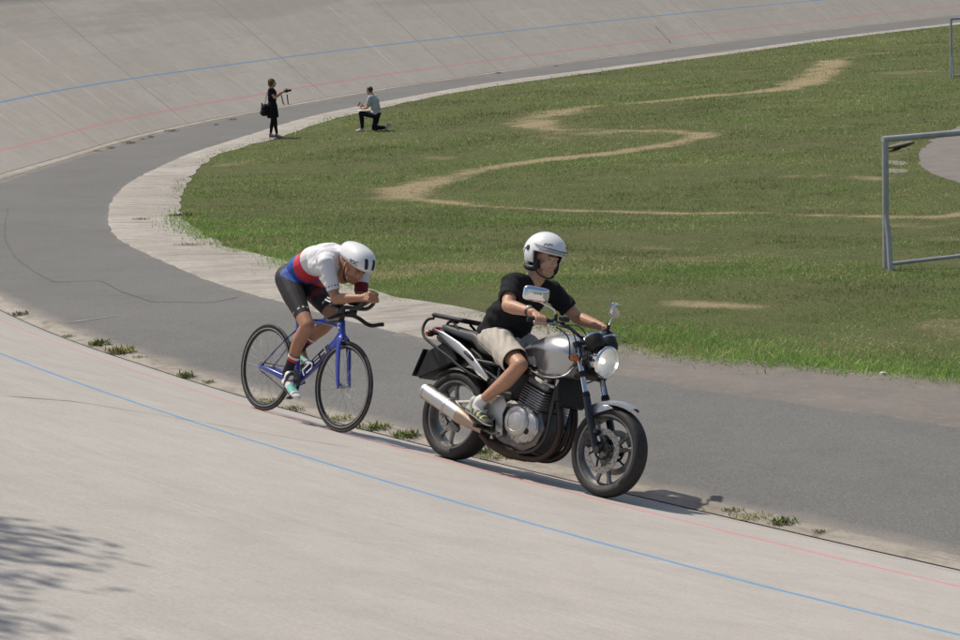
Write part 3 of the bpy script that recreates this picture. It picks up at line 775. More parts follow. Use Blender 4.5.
for q, hx in ((FB + fd * .0, .045), (FA + fd * .50, .05)):
    mb.box(q + Vector((-.02, 0, 0)), (.09, .25, .032), (0, R(-27), 0), .012)
    for s in (-1, 1): mb.tube([q + Vector((0, s * .098, 0)) - fd * .018, q + Vector((0, s * .098, 0)) + fd * .018], .031, 14)
mb.build('fork_yoke', M_BLACK, moto)

# front mudguard: curved blade with side plates
mb = MB(); secs = []
for k in range(15):
    a = R(142 - 80 * k / 14); rr = .333 + .016 * max(0, (k - 9) / 5); e = (.058 + .012 * math.sin(PI * k / 14)) * (1 - .28 * max(0, (k - 10) / 4)); drop = .026
    c = Vector((WBM, 0, .30)) + Vector((math.cos(a), 0, math.sin(a))) * rr; up = Vector((math.cos(a), 0, math.sin(a)))
    outer = [c + Vector((0, y * e, 0)) - up * d for y, d in ((-1.05, drop), (-1, drop * .4), (-.7, .004), (-.25, -.004), (.25, -.004), (.7, .004), (1, drop * .4), (1.05, drop))]
    secs.append(outer + [p - up * .004 + (Vector((0, -math.copysign(.003, p.y), 0))) for p in reversed(outer)])
mb.loft(secs)
for s in (-1, 1):
    mb.prism([(WBM - .02, s * .066, .60), (WBM - .135, s * .070, .585), (WBM - .20, s * .072, .50), (WBM - .165, s * .072, .475), (WBM - .105, s * .072, .53), (WBM + .03, s * .068, .585)], (0, s * .006, 0), .002)
mb.build('front_mudguard', M_SILVER, moto, 50)

# headlight: shell, chrome ring, reflector, glass
HL = Vector((1.215, 0, .875)); hd = Vector((1, 0, -.09)).normalized()
mb = MB(); mb.lathe(HL, hd, [(-.075, .0), (-.075, .025), (-.07, .055), (-.045, .083), (0, .098), (.045, .104), (.045, .101), (0, .095), (-.042, .080), (-.066, .053), (-.07, 0)], 36, closed=True); hl = mb.build('headlight', M_CHROME, moto, 50)
mb = MB(); mb.lathe(HL, hd, [(.030, .104), (.052, .110), (.066, .109), (.072, .100), (.060, .098), (.04, .098)], 40, closed=True); mb.build('chrome_ring', M_CHROME, hl, 60)
mb = MB(); mb.lathe(HL, hd, [(-.02, .012), (-.012, .040), (.012, .072), (.048, .097), (.046, .099), (.008, .076), (-.016, .042), (-.024, .012)], 36, closed=True); mb.build('reflector', M_REFL, hl, 60)
mb = MB(); mb.lathe(HL, hd, [(.052, .0975), (.062, .094), (.073, .070), (.079, .035), (.081, .002), (.078, .002), (.076, .034), (.070, .068), (.059, .091), (.050, .0945)], 36, closed=True); mb.build('lamp_glass', M_GLASS, hl, 60)
mb = MB(); mb.lathe(HL + hd * .005, hd, [(0, .016), (.02, .017), (.03, .012), (.034, .004)], 14); mb.build('bulb', M_LAMP, hl)
for s in (-1, 1):
    mb = MB(); mb.tube([(1.10, s * .07, .90), (1.14, s * .11, .88), (1.20, s * .112, .875)], .010, 8); mb.box((1.195, s * .107, .875), (.03, .012, .05), bevel=.004); mb.build('headlight_bracket', M_BLKMET, moto)
    # indicators
    mb = MB(); mb.tube([(1.13, s * .105, .862), (1.135, s * .145, .860)], .010, 8); mb.ell((1.12, s * .168, .862), (.024, .034, .026)); ti = mb.build('indicator', M_BLACK, moto)
    mb = MB(); mb.ell((1.138, s * .168, .862), (.030, .036, .028)); mb.build('amber_lens', M_AMBER, ti)
    mb = MB(); mb.tube([(-.27, s * .085, .85), (-.275, s * .13, .845)], .009, 8); mb.ell((-.27, s * .155, .845), (.022, .032, .024)); ti = mb.build('indicator', M_BLACK, moto)
    mb = MB(); mb.ell((-.286, s * .155, .845), (.028, .034, .026)); mb.build('amber_lens', M_AMBER, ti)

# gauges
for s in (-1, 1):
    mb = MB(); c = Vector((1.185, s * .068, 1.005)); d = Vector((-.62, 0, .78)).normalized()
    mb.lathe(c, d, [(-.075, .030), (-.070, .050), (-.05, .060), (.0, .063), (.018, .060), (.02, .0)], 28); g = mb.build('gauge', M_BLACK, moto, 50)
    mb = MB(); mb.lathe(c, d, [(.008, .064), (.022, .064), (.024, .058), (.010, .058)], 28, closed=True); mb.build('bezel', M_CHROME, g)
mb = MB(); mb.box((1.17, 0, .975), (.07, .13, .075), (0, R(35), 0), .02); mb.tube([(1.16, -.06, .96), (1.10, -.05, .93)], .015, 8); mb.tube([(1.16, .06, .96), (1.10, .05, .93)], .015, 8); mb.build('gauge_housing', M_BLACK, moto)

# handlebar with grips, levers, switch boxes, mirrors, cables
HB = lambda s: [Vector((1.07, s * .02, 1.0)), Vector((1.07, s * .08, 1.005)), Vector((1.05, s * .16, 1.045)), Vector((1.01, s * .23, 1.068)), Vector((.965, s * .30, 1.066)), Vector((.905, s * .405, 1.056))]
mb = MB(); mb.tube(list(reversed(HB(-1))) + HB(1), .0115, 12); mb.box((1.07, 0, .985), (.05, .12, .05), bevel=.01); mb.build('handlebar', M_BLKMET, moto)
for s in (-1, 1):
    a, b = Vector((.968, s * .295, 1.066)), Vector((.905, s * .405, 1.056)); d = (b - a).normalized()
    mb = MB(); mb.tube([a, a + d * .012, a + d * .015, b - d * .012, b - d * .01, b], [.021, .021, .0165, .0165, .020, .020], 14); mb.lathe(b, d, [(0, .017), (.02, .017), (.024, .010)], 14)
    mb.build('grip', M_BLACK, moto)
    mb = MB(); mb.box(a - d * .03, (.045, .05, .05), bevel=.012); mb.tube([a - d * .02, a - d * .02 + Vector((.05, 0, -.004))], .012, 8); mb.build('switch_box', M_BLACK, moto)
    mb = MB(); p = a - d * .03 + Vector((.055, 0, -.006)); mb.tube([p, p + Vector((.02, s * .03, 0)), p + Vector((.0, s * .10, -.012)), p + Vector((-.055, s * .175, -.018))], [.010, .009, .0075, .0085], 8, flat=.6); mb.ell(p + Vector((-.055, s * .175, -.018)), (.009, .009, .009), n=10, h=6)
    mb.build('lever', M_ALU, moto)
    # mirror
    m0 = a - d * .035; mc = Vector((.935, s * .425, 1.225)) if s < 0 else Vector((.90, .41, 1.235))
    mb = MB(); mb.tube([m0 + Vector((.01, 0, .01)), m0 + Vector((.01, 0, .055))], [.014, .010], 10); mm = mb.build('mirror', M_BLACK, moto)
    mb = MB(); mb.tube([m0 + Vector((.01, 0, .04)), m0 + Vector((.0, s * .02, .08)), mc + Vector((.015, -s * .03, -.045))], .0052, 10); mb.build('stem', M_CHROME, mm)
    mb = MB(); Mr = Matrix.Rotation(R(s * 24), 3, 'Z') @ Matrix.Rotation(R(4), 3, 'Y'); hx, hz = .092, .050; secs = []
    for dx, k in ((-.010, .94), (-.007, 1.0), (.002, 1.0), (.012, .90), (.020, .70), (.023, .35)):
        ring = []
        for q in range(28):
            aa = 2 * PI * q / 28; cq, sq = math.cos(aa), math.sin(aa); f = lambda v: math.copysign(abs(v) ** .42, v)
            ring.append(mc + Mr @ Vector((dx, hx * k * f(cq), hz * k * f(sq))))
        secs.append(ring)
    mb.loft(secs); mb.build('mirror_shell', M_CHROME, mm, 60)
# front brake master cylinder and cables
mb = MB(); mb.box((1.035, -.225, 1.10), (.05, .075, .035), (0, 0, R(12)), .008); mb.tube([(1.03, -.22, 1.08), (1.03, -.22, 1.06)], .012, 8); mb.build('brake_reservoir', M_BLACK, moto)
for pts in ([(1.03, -.20, 1.06), (1.12, -.16, 1.07), (1.17, -.10, .98), (1.17, -.09, .75), (1.27, -.10, .62), (1.33, -.09, .42)],
            [(1.01, -.24, 1.05), (1.10, -.20, 1.03), (1.10, -.12, .90), (1.02, -.08, .80)], [(1.01, .24, 1.05), (1.11, .20, 1.04), (1.11, .12, .90), (1.02, .08, .78)],
            [(1.0, -.25, 1.04), (1.09, -.22, .99), (1.06, -.14, .86), (.98, -.10, .74)], [(1.17, .0, .95), (1.20, .06, .80), (1.30, .10, .55), (1.40, .10, .34)]):
    P = [Vector(p) for p in hermite(pts, 16)]; mb = MB(); mb.tube(P, .0045, 6); mb.build('cable', M_BLACK, moto)

# tank: bulging crown, a crease along each flank, tucked-in knees
def sup(x, zc, hz, hw, n=26, p=2.6, tilt=0.0, low=1.0):
    r = []
    for j in range(n):
        a = 2 * PI * j / n; c, s = math.cos(a), math.sin(a); q = lambda v: math.copysign(abs(v) ** (2 / p), v)
        w = hw * (1 if s > 0 else low + (1 - low) * (1 + s)); r.append(Vector((x + tilt * s, w * q(c), zc + hz * q(s))))
    return r
mb = MB(); HALF = [(0, 1), (.30, .985), (.56, .90), (.78, .72), (.94, .47), (1.0, .24), (.985, .16), (.93, -.06), (.88, -.36), (.85, -.66), (.80, -.88), (.66, -1), (.33, -1), (0, -1)]
secs = []
for x, z, hz, hw, kn in hermite([(.545, .838, .010, .03, .75), (.565, .838, .040, .075, .75), (.62, .842, .074, .100, .78), (.70, .850, .110, .122, .84), (.79, .850, .142, .152, .95), (.88, .850, .156, .176, 1.0), (.97, .852, .152, .180, 1.0), (1.04, .850, .134, .166, 1.0), (1.085, .845, .108, .138, 1.0), (1.104, .842, .070, .10, 1.0), (1.11, .84, .03, .05, 1.0)], 30):
    ring = []
    for (a, b) in HALF + [(-a, b) for a, b in HALF[-2:0:-1]]:
        ring.append(Vector((x + .02 * b - .02 * max(0, -b) * (x > .9), a * hw * (1 if b > .2 else kn), z + b * hz)))
    secs.append(ring)
mb.loft(secs); tank = mb.build('fuel_tank', M_SILVER, moto, 180)
mb = MB(); mb.lathe((.865, 0, .995), (-.06, 0, 1), [(0, .042), (.010, .042), (.014, .034), (.015, 0)], 28); mb.build('filler_cap', M_CHROME, tank)
for s in (-1, 1):      # bright trim along the lower edge of the tank
    mb = MB(); P = [(.69, s * .120, .752), (.78, s * .138, .716), (.90, s * .157, .703), (1.0, s * .160, .712), (1.07, s * .138, .745), (1.095, s * .112, .80)]
    mb.tube([Vector(p) for p in hermite(P, 20)], .0065, 8); mb.build('tank_trim', M_STEEL, tank)

# seat
mb = MB(); P = hermite([(.62, .845, .020, .06), (.58, .830, .030, .085), (.50, .812, .034, .115), (.38, .800, .036, .135), (.26, .805, .040, .142), (.20, .822, .045, .140), (.165, .850, .050, .135), (.13, .868, .046, .130), (.02, .878, .040, .120), (-.12, .890, .034, .108), (-.22, .905, .026, .095), (-.26, .91, .012, .07)], 34)
mb.loft([sup(x, z, hz, hw, 26, 3.2) for x, z, hz, hw in P]); mb.build('seat', M_SEAT, moto, 180)
# tail: silver side panels, black under-tail
for s in (-1, 1):
    mb = MB(); mb.prism([(-.30, s * .095, .885), (-.17, s * .118, .872), (.02, s * .136, .822), (.16, s * .146, .768), (.27, s * .150, .700), (.39, s * .152, .618), (.375, s * .152, .592), (.28, s * .150, .622), (.12, s * .145, .712), (-.07, s * .127, .785), (-.25, s * .101, .858)], (0, s * .020, 0), .006); mb.build('tail_panel', M_SILVER, moto, 50)
    mb = MB(); mb.box((.16, s * .168, .742), (.12, .022, .022), (0, R(24), 0), .008); mb.build('grab_strap', M_BLACK, moto)
    P = [Vector(p) for p in hermite([(-.34, s * .085, .955), (-.385, s * .10, .938), (-.392, s * .125, .88), (-.345, s * .150, .822), (-.20, s * .172, .765), (-.02, s * .180, .705), (.10, s * .176, .655), (.24, s * .160, .612), (.34, s * .135, .60)], 30)]
    mb = MB(); mb.tube(P, .0105, 10); mb.tube([(-.14, s * .085, .955), (-.05, s * .10, .90), (.03, s * .105, .875)], .010, 8); mb.build('rack_tube', M_RACK, moto)
mb = MB(); mb.box((-.20, 0, .976), (.33, .21, .034), (0, R(1), 0), .014); mb.box((-.32, 0, .985), (.07, .17, .016), bevel=.007); mb.box((-.08, 0, .984), (.10, .19, .016), bevel=.007); mb.box((-.22, 0, .955), (.06, .05, .02), bevel=.005); mb.build('luggage_rack', M_BLACK, moto)
mb = MB(); mb.box((-.10, 0, .80), (.40, .17, .10), (0, R(17), 0), .02); mb.box((.20, 0, .70), (.30, .20, .12), (0, R(25), 0), .02); mb.build('undertail', M_BLACK, moto)
mb = MB(); mb.ell((-.335, 0, .872), (.035, .085, .032)); mb.build('tail_light', M_RED, moto)
mb = MB(); pts = [(-.09, .775), (-.02, .70), (-.14, .63), (-.38, .515), (-.415, .53), (-.35, .72), (-.20, .80)]
mb.prism([(x, -.090, z) for x, z in pts], (0, .18, 0), .012); mb.box((-.405, 0, .625), (.012, .21, .215), (0, R(18), 0), .004); rm = mb.build('rear_mudguard', M_BLACK, moto)
mb = MB(); mb.box((-.416, 0, .622), (.004, .19, .19), (0, R(18), 0)); mb.build('number_plate', M_WHITEP, rm)

# hugger over the rear tyre, swingarm, shocks, chain guard
mb = MB(); secs = []
for k in range(9):
    a = R(40 + 95 * k / 8); c = Vector((0, 0, .315)); d = Vector((math.cos(a), 0, math.sin(a))); secs.append([c + d * rr + Vector((0, y, 0)) for y, rr in ((-.085, .315), (-.07, .335), (0, .342), (.07, .335), (.085, .315), (.07, .330), (0, .337), (-.07, .330))])
mb.loft(secs); mb.build('hugger', M_BLACK, moto, 50)
mb = MB()
for s in (-1, 1): mb.loft([[Vector((x, s * y + dy, z + dz)) for dy, dz in ((-.016, -h), (.016, -h), (.016, h), (-.016, h))] for x, y, z, h in ((-.05, .112, .315, .022), (.06, .112, .32, .03), (.35, .10, .36, .032), (.52, .09, .38, .03))])
mb.box((.36, 0, .37), (.06, .19, .06), bevel=.01); mb.build('swingarm', M_ALUDK, moto)
mb = MB(); mb.box((.26, .125, .40), (.46, .012, .035), (0, R(-4), 0), .004); mb.build('chain_guard', M_BLACK, moto)
mb = MB(); mb.lathe((0, -.125, .315), (0, 1, 0), [(-.015, .016), (.02, .016)], 10); mb.box((.02, -.12, .315), (.09, .02, .05), bevel=.008); mb.box((.08, -.095, .24), (.10, .035, .05), (0, R(30), 0), .01); mb.build('rear_caliper', M_ALUDK, moto)

# engine
mb = MB()
mb.prism([(.50, -.15, .24), (.50, -.15, .44), (.60, -.15, .50), (.76, -.15, .50), (.90, -.15, .46), (.95, -.15, .36), (.90, -.15, .24), (.80, -.15, .185), (.60, -.15, .185)], (0, .30, 0), .02); eng = mb.build('engine', M_ALUDK, moto)
for s in (-1, 1):
    mb = MB(); mb.prism([(.68, s * .15, .27), (.67, s * .15, .45), (.73, s * .15, .49), (.82, s * .15, .485), (.93, s * .15, .41), (.945, s * .15, .33), (.90, s * .15, .26), (.78, s * .15, .225)], (0, s * .045, 0), .014); mb.mi = 0; COVER = mb
    mb = MB(); mb.lathe((.755, s * .194, .375), (0, s, 0), [(-.01, .106), (.014, .104), (.024, .094), (.026, .070), (.020, .066), (.024, .058), (.026, 0)], 40); mb.build('clutch_cover', M_ALU, eng, 50)
    mb = MB(); mb.lathe((.855, s * .196, .32), (0, s, 0), [(0, .022), (.004, .021), (.005, 0)], 20); mb.build('oil_window', M_BLACK, eng)
    mb = COVER
    for k in range(12):
        a = 2 * PI * k / 12; mb.lathe((.808 + .128 * math.cos(a), s * .193, .357 + .118 * math.sin(a)), (0, s, 0), [(0, .007), (.008, .007), (.009, .004)], 6)
    mb.build('crankcase_cover', M_ALU, eng, 50)
cd_ = Vector((.24, 0, .97)).normalized(); cb_ = Vector((.79, 0, .47)); Mc = Matrix.Rotation(math.atan2(.24, .97), 3, 'Y')
mb = MB(); mb.box(cb_ + cd_ * .07, (.15, .27, .15), Mc, .02)
for k in range(8): mb.box(cb_ + cd_ * (.012 + .0185 * k), (.205, .325, .0075), Mc, .003)
mb.build('cylinder', M_ALU, eng)
mb = MB(); mb.box(cb_ + cd_ * .185, (.20, .32, .07), Mc, .02); mb.box(cb_ + cd_ * .235, (.17, .30, .05), Mc, .022); mb.build('cylinder_head', M_ALUDK, eng)
mb = MB()
mb.tube([Vector(p) for p in hermite([(.90, -.15, .66), (.95, -.12, .645), (.99, -.13, .655), (1.0, -.14, .70)], 8)], .012, 8)
mb.box((.895, -.15, .665), (.07, .03, .02), (0, R(-30), 0), .006); mb.build('coolant_pipe', M_ALU, eng)
mb = MB(); mb.box((.60, 0, .60), (.30, .24, .22), (0, R(-8), 0), .03); mb.box((.66, 0, .70), (.42, .18, .09), bevel=.03); mb.box((.44, 0, .56), (.20, .26, .16), bevel=.03); mb.box((.55, -.10, .52), (.12, .06, .08), bevel=.02); mb.build('airbox', M_BLACK, moto)
mb = MB(); mb.box((1.01, 0, .63), (.040, .25, .22), (0, R(-12), 0), .012); mb.box((1.0, -.132, .64), (.05, .018, .18), (0, R(-12), 0), .008); mb.box((1.0, .132, .64), (.05, .018, .18), (0, R(-12), 0), .008); mb.build('radiator', M_BLACK, moto)
# frame
mb = MB()
for s in (-1, 1):
    mb.tube([Vector(p) for p in hermite([(1.05, s * .03, .90), (.98, s * .09, .78), (.96, s * .10, .55), (.93, s * .10, .28), (.84, s * .11, .19), (.55, s * .12, .19), (.48, s * .13, .30), (.46, s * .13, .50), (.44, s * .12, .70)], 40)], .017, 10)
    mb.tube([Vector(p) for p in hermite([(1.05, s * .03, .92), (.90, s * .10, .78), (.60, s * .12, .74), (.40, s * .13, .72), (.10, s * .12, .73), (-.25, s * .09, .83)], 24)], .015, 10)
    mb.tube([(.44, s * .125, .62), (.05, s * .12, .74)], .012, 8)
mb.tube([(1.02, 0, .98), (1.12, 0, .78)], .032, 14); mb.build('frame', M_BLKMET, moto)
# footrest plates, pegs, pedal
for s in (-1, 1):
    mb = MB(); mb.prism([(.30, s * .175, .47), (.42, s * .175, .50), (.58, s * .175, .52), (.625, s * .175, .47), (.60, s * .175, .40), (.635, s * .175, .26), (.585, s * .175, .235), (.54, s * .175, .36), (.47, s * .175, .30), (.42, s * .175, .30), (.45, s * .175, .40), (.36, s * .175, .43)], (0, s * .014, 0), .004); mb.build('footrest_plate', M_ALU, moto, 40)
    mb = MB(); mb.tube([(.47, s * .185, .285), (.47, s * .30, .290)], [.013, .016], 10); mb.build('footpeg', M_BLACK, moto)
    mb = MB(); mb.tube([(.08, s * .18, .40), (.05, s * .235, .41)], .014, 10); mb.tube([(.36, s * .175, .45), (.08, s * .178, .40)], .012, 8); mb.build('passenger_peg', M_ALU, moto)
mb = MB(); mb.tube([(.47, -.20, .27), (.56, -.215, .255), (.65, -.24, .27), (.67, -.28, .275)], .009, 8); mb.build('brake_pedal', M_ALUDK, moto)
mb = MB(); mb.tube([(.60, .16, .20), (.42, .20, .16), (.36, .21, .15)], .011, 8); mb.build('side_stand', M_BLKMET, moto)
# exhaust
mb = MB(); ea, eb = Vector((-.165, -.212, .445)), Vector((.24, -.205, .325)); ed = (eb - ea).normalized(); L = (eb - ea).length
mb.lathe(ea, ed, [(0, .034), (-.004, .040), (0, .052), (.012, .056), (.05, .058), (L - .05, .060), (L - .02, .060)], 36); mf = mb.build('silencer', M_STEEL, moto, 50)
mb = MB(); mb.lathe(ea, ed, [(.004, .034), (.03, .033), (.031, 0)], 24); mb.build('outlet', M_BLACK, mf)
mb = MB(); mb.lathe(ea, ed, [(L - .021, .0607), (L, .059), (L + .06, .050), (L + .15, .036), (L + .22, .028), (L + .23, .024)], 32); mb.build('silencer_cone', M_BRONZE2, mf)
mb = MB(); mb.lathe(ea + ed * .018, ed, [(0, .0595), (.014, .0595)], 36); mb.build('silencer_band', M_ALU, mf); mb = MB(); mb.lathe(ea + ed * (L * .62), ed, [(0, .0615), (.018, .0615)], 36); mb.build('silencer_band', M_ALU, mf)
mb = MB()
mb.tube([Vector(p) for p in hermite([(.44, -.188, .235), (.54, -.17, .175), (.66, -.13, .145), (.80, -.09, .14), (.90, -.075, .155), (1.0, -.07, .23), (1.035, -.07, .36), (1.01, -.075, .50), (.94, -.08, .60)], 44)], .024, 14)
mb.tube([Vector(p) for p in hermite([(.62, -.12, .16), (.74, .0, .145), (.88, .06, .155), (.99, .07, .23), (1.03, .07, .36), (1.005, .075, .50), (.94, .08, .60)], 36)], .024, 14)
mb.tube([(.50, -.17, .19), (.66, -.12, .16), (.78, -.06, .15)], [.03, .05, .04], 14); mb.build('exhaust_pipe', M_BRONZE, moto, 60)
# ================================================================== TRACK BICYCLE   (x forward, y to its left, z up, origin under the rear wheel)
b_loc, b_rot = pose_on(-1.7132, 15.0136, .8604, R(13), .97)
bike = tag(empty('track_bicycle', b_loc, b_rot), 'blue track bicycle with black aero bars ridden behind the silver motorcycle', 'bicycle')
def m_blue():
    t = NT('blue bicycle paint'); v = t.obj(); n = t.noise(v, 60, 3); t.base(t.mix(n, C3(.009, .028, .25), C3(.014, .045, .36))); t.rough(.22); t.b.inputs['Coat Weight'].default_value = 1; t.b.inputs['Coat Roughness'].default_value = .04; return t.mat
M_BLUE = m_blue()
M_NAVY = mat('dark navy panel', C3(.008, .010, .06), .25, var=.1, coat=.8)
M_CARB = mat('carbon black', C3(.011, .011, .0115), .42, var=.2, sc=90, coat=.15, spec=.35)
M_TYREB = mat('bicycle tyre', C3(.028, .027, .026), .7, var=.2, sc=80, grime=C3(.09, .085, .07))
M_SPOKE = mat('spoke steel', C3(.36, .36, .35), .5, .25)
M_WHITEPLASTIC = mat('white lacquer', C3(.74, .74, .73), .22, var=.03, sc=12, coat=.6)
def bike_wheel(cx, rear):
    c = Vector((cx, 0, .336)); mb = MB(); mb.lathe(c, (0, 1, 0), [(-.0105, .312), (-.0125, .305), (-.0125, .296), (-.009, .286), (-.004, .279), (.004, .279), (.009, .286), (.0125, .296), (.0125, .305), (.0105, .312)], 96, closed=True)
    w = mb.build('wheel', M_CARB, bike, 50)
    mb = MB(); torus(mb, c, .3235, .0118, .0125, 96, 10); mb.build('tyre', M_TYREB, w, 90)
    mb = MB(); mb.lathe(c, (0, 1, 0), [(-.0126, .3015), (-.0130, .3005), (-.0130, .2965), (-.0126, .2955)], 96, closed=True); mb.build('rim_stripe', M_ALU, w, 90)
    mb = MB(); hw = .045 if rear else .035
    for k in range(24):
        s = 1 if k % 2 else -1; a = 2 * PI * k / 24; a2 = a + (.0 if not rear else .32 * (1 if k % 4 < 2 else -1))
        mb.tube([c + Vector((.02 * math.cos(a2 * 1), s * hw * .8, .02 * math.sin(a2))), c + Vector((.284 * math.cos(a), 0, .284 * math.sin(a)))], .00115, 5)
    mb.build('spokes', M_SPOKE, w, 90)
    mb = MB(); mb.lathe(c, (0, 1, 0), [(-hw - .02, .0), (-hw - .02, .010), (-hw, .011), (-hw, .022), (-hw + .006, .022), (-hw + .01, .013), (hw - .01, .013), (hw - .006, .022), (hw, .022), (hw, .011), (hw + .02, .010), (hw + .02, 0)], 20); mb.build('hub', M_STEEL if not rear else M_ALU, w, 40)
    return w
wf = bike_wheel(.97, False); wr = bike_wheel(0, True)
def aero(mb, pts, n=16, p=2.0):
    """pts: (centre, half depth vector direction d, half depth, half width across y)"""
    secs = []
    for c, d, a, b in pts:
        c = Vector(c); d = Vector(d).normalized(); secs.append([c + d * a * math.cos(2*PI*j/n) + Vector((0, 1, 0)) * b * math.sin(2*PI*j/n) for j in range(n)])
    return mb.loft(secs)
BB = Vector((.40, 0, .285)); HT, HBt = Vector((.838, 0, .800)), Vector((.872, 0, .690)); SC = Vector((.315, 0, .735))
mb = MB()
aero(mb, [(HT + Vector((-.004, 0, .012)), (1, 0, .3), .026, .021), (HT, (1, 0, .3), .034, .024), ((HT + HBt) / 2, (1, 0, .3), .032, .023), (HBt, (1, 0, .3), .034, .024)])
dd = (HBt - BB).normalized(); dn = Vector((-dd.z, 0, dd.x))
aero(mb, [(BB, dn, .034, .030), (BB + dd * .06, dn, .040, .026), (BB + dd * .3, dn, .041, .021), (HBt - dd * .08, dn, .042, .021), (HBt + Vector((-.012, 0, .03)), dn, .038, .020)])
tt = (HT - SC).normalized(); tn = Vector((-tt.z, 0, tt.x))
aero(mb, [(SC, tn, .020, .016), (SC + tt * .06, tn, .018, .017), (SC + tt * .30, tn, .020, .018), (HT - tt * .05 - Vector((0,0,.012)), tn, .030, .020), (HT - Vector((0, 0, .03)), tn, .036, .020)])
st = (SC - BB).normalized(); sn = Vector((st.z, 0, -st.x))
aero(mb, [(BB, sn, .030, .028), (BB + st * .08, sn, .030, .020), (BB + st * .28, sn, .027, .016), (SC, sn, .027, .016), (SC + st * .05, sn, .024, .015)])
mb.lathe(BB, (0, 1, 0), [(-.042, .024), (-.040, .030), (.040, .030), (.042, .024)], 24)
fr = mb.build('frame', M_BLUE, bike, 50)
for s in (-1, 1):
    mb = MB(); P = hermite([(BB.x - .03, s * .024, BB.z + .003), (.25, s * .040, .30), (.10, s * .055, .325), (.0, s * .058, .336)], 14); aero(mb, [(p, (0, 0, 1), .025 - .010 * i / 13, .009) for i, p in enumerate(P)]); mb.box((-.012, s * .058, .336), (.045, .008, .03), bevel=.003); mb.build('chain_stay', M_BLUE, bike, 50)
    mb = MB(); P = hermite([(SC.x - .005, s * .014, .655), (.22, s * .036, .565), (.10, s * .050, .44), (.0, s * .058, .340)], 14); aero(mb, [(p, (.7, 0, .7), .022 - .007 * i / 13, .009) for i, p in enumerate(P)]); mb.build('seat_stay', M_BLUE, bike, 50)
    mb = MB(); P = hermite([(.878, s * .020, .690), (.892, s * .040, .655), (.915, s * .050, .56), (.945, s * .052, .42), (.968, s * .052, .340)], 18); aero(mb, [(p, (1, 0, .35), .033 - .015 * i / 17, .0105) for i, p in enumerate(P)]); mb.box((.970, s * .052, .336), (.028, .010, .035), bevel=.004); mb.build('fork_blade', M_BLUE, bike, 50)
mb = MB(); aero(mb, [((.868, 0, .705), (1, 0, .3), .034, .024), ((.880, 0, .685), (1, 0, .3), .036, .045), ((.888, 0, .665), (1, 0, .3), .030, .050)]); mb.build('fork_crown', M_BLUE, bike, 50)
# navy panel with white lettering on both sides of the down tube
for s in (-1, 1):
    Y = s * .0222; mb = MB(); off = lambda u, v: BB + dd * u + dn * v + Vector((0, Y, 0))
    secs = []
    for u in np.linspace(.10, .48, 12): secs.append([off(u, -.030), off(u, .030), off(u, .030) + Vector((0, s * .0015, 0)), off(u, -.030) + Vector((0, s * .0015, 0))])
    mb.loft(secs); pn = mb.build('name_panel', M_NAVY, bike)
    def bar(mb, u0, v0, u1, v1, w=.006):
        a, b = off(u0, v0), off(u1, v1); d = (b - a).normalized(); n_ = d.cross(Vector((0, 1, 0))); yy = Vector((0, s * .0018, 0)); y2 = Vector((0, s * .0030, 0))
        mb.rings([[a - n_*w + yy, b - n_*w + yy, b + n_*w + yy, a + n_*w + yy], [a - n_*w + y2, b - n_*w + y2, b + n_*w + y2, a + n_*w + y2]])
    mb = MB()
    for seg in ((.125, -.026, .125, .022), (.125, .022, .235, .022), (.235, .022, .250, .0), (.250, .0, .235, -.022), (.235, -.022, .155, -.022), (.275, .012, .345, .012), (.275, -.012, .345, -.012), (.365, .004, .425, .004), (.430, -.020, .430, .028)): bar(mb, *seg)
    mb.build('frame_lettering', M_WHITEP, pn)
mb = MB()
for k in range(14):
    a0, a1 = PI * .25 + k * .1 * PI, PI * .25 + (k + 1) * .1 * PI
    mb.tube([HT + Vector((.012, -.0245, -.03)) + Vector((math.cos(a), 0, math.sin(a))) * .018 for a in (a0, a1)], .003, 6)
mb.build('head_badge', M_WHITEP, fr)
# saddle and post
mb = MB(); aero(mb, [(SC + st * .03, sn, .022, .014), (Vector((.262, 0, .90)), sn, .022, .013), (Vector((.258, 0, .925)), sn, .018, .02)]); mb.build('seat_post', M_CARB, bike, 50)
mb = MB(); P = hermite([(.085, .942, .008, .045), (.10, .945, .020, .068), (.16, .946, .024, .066), (.23, .944, .024, .040), (.30, .941, .020, .022), (.345, .935, .014, .018), (.355, .930, .006, .01)], 20)
mb.loft([sup(x, z, hz, hw, 20, 2.3) for x, z, hz, hw in P]); mb.build('saddle', M_CARB, bike, 180)
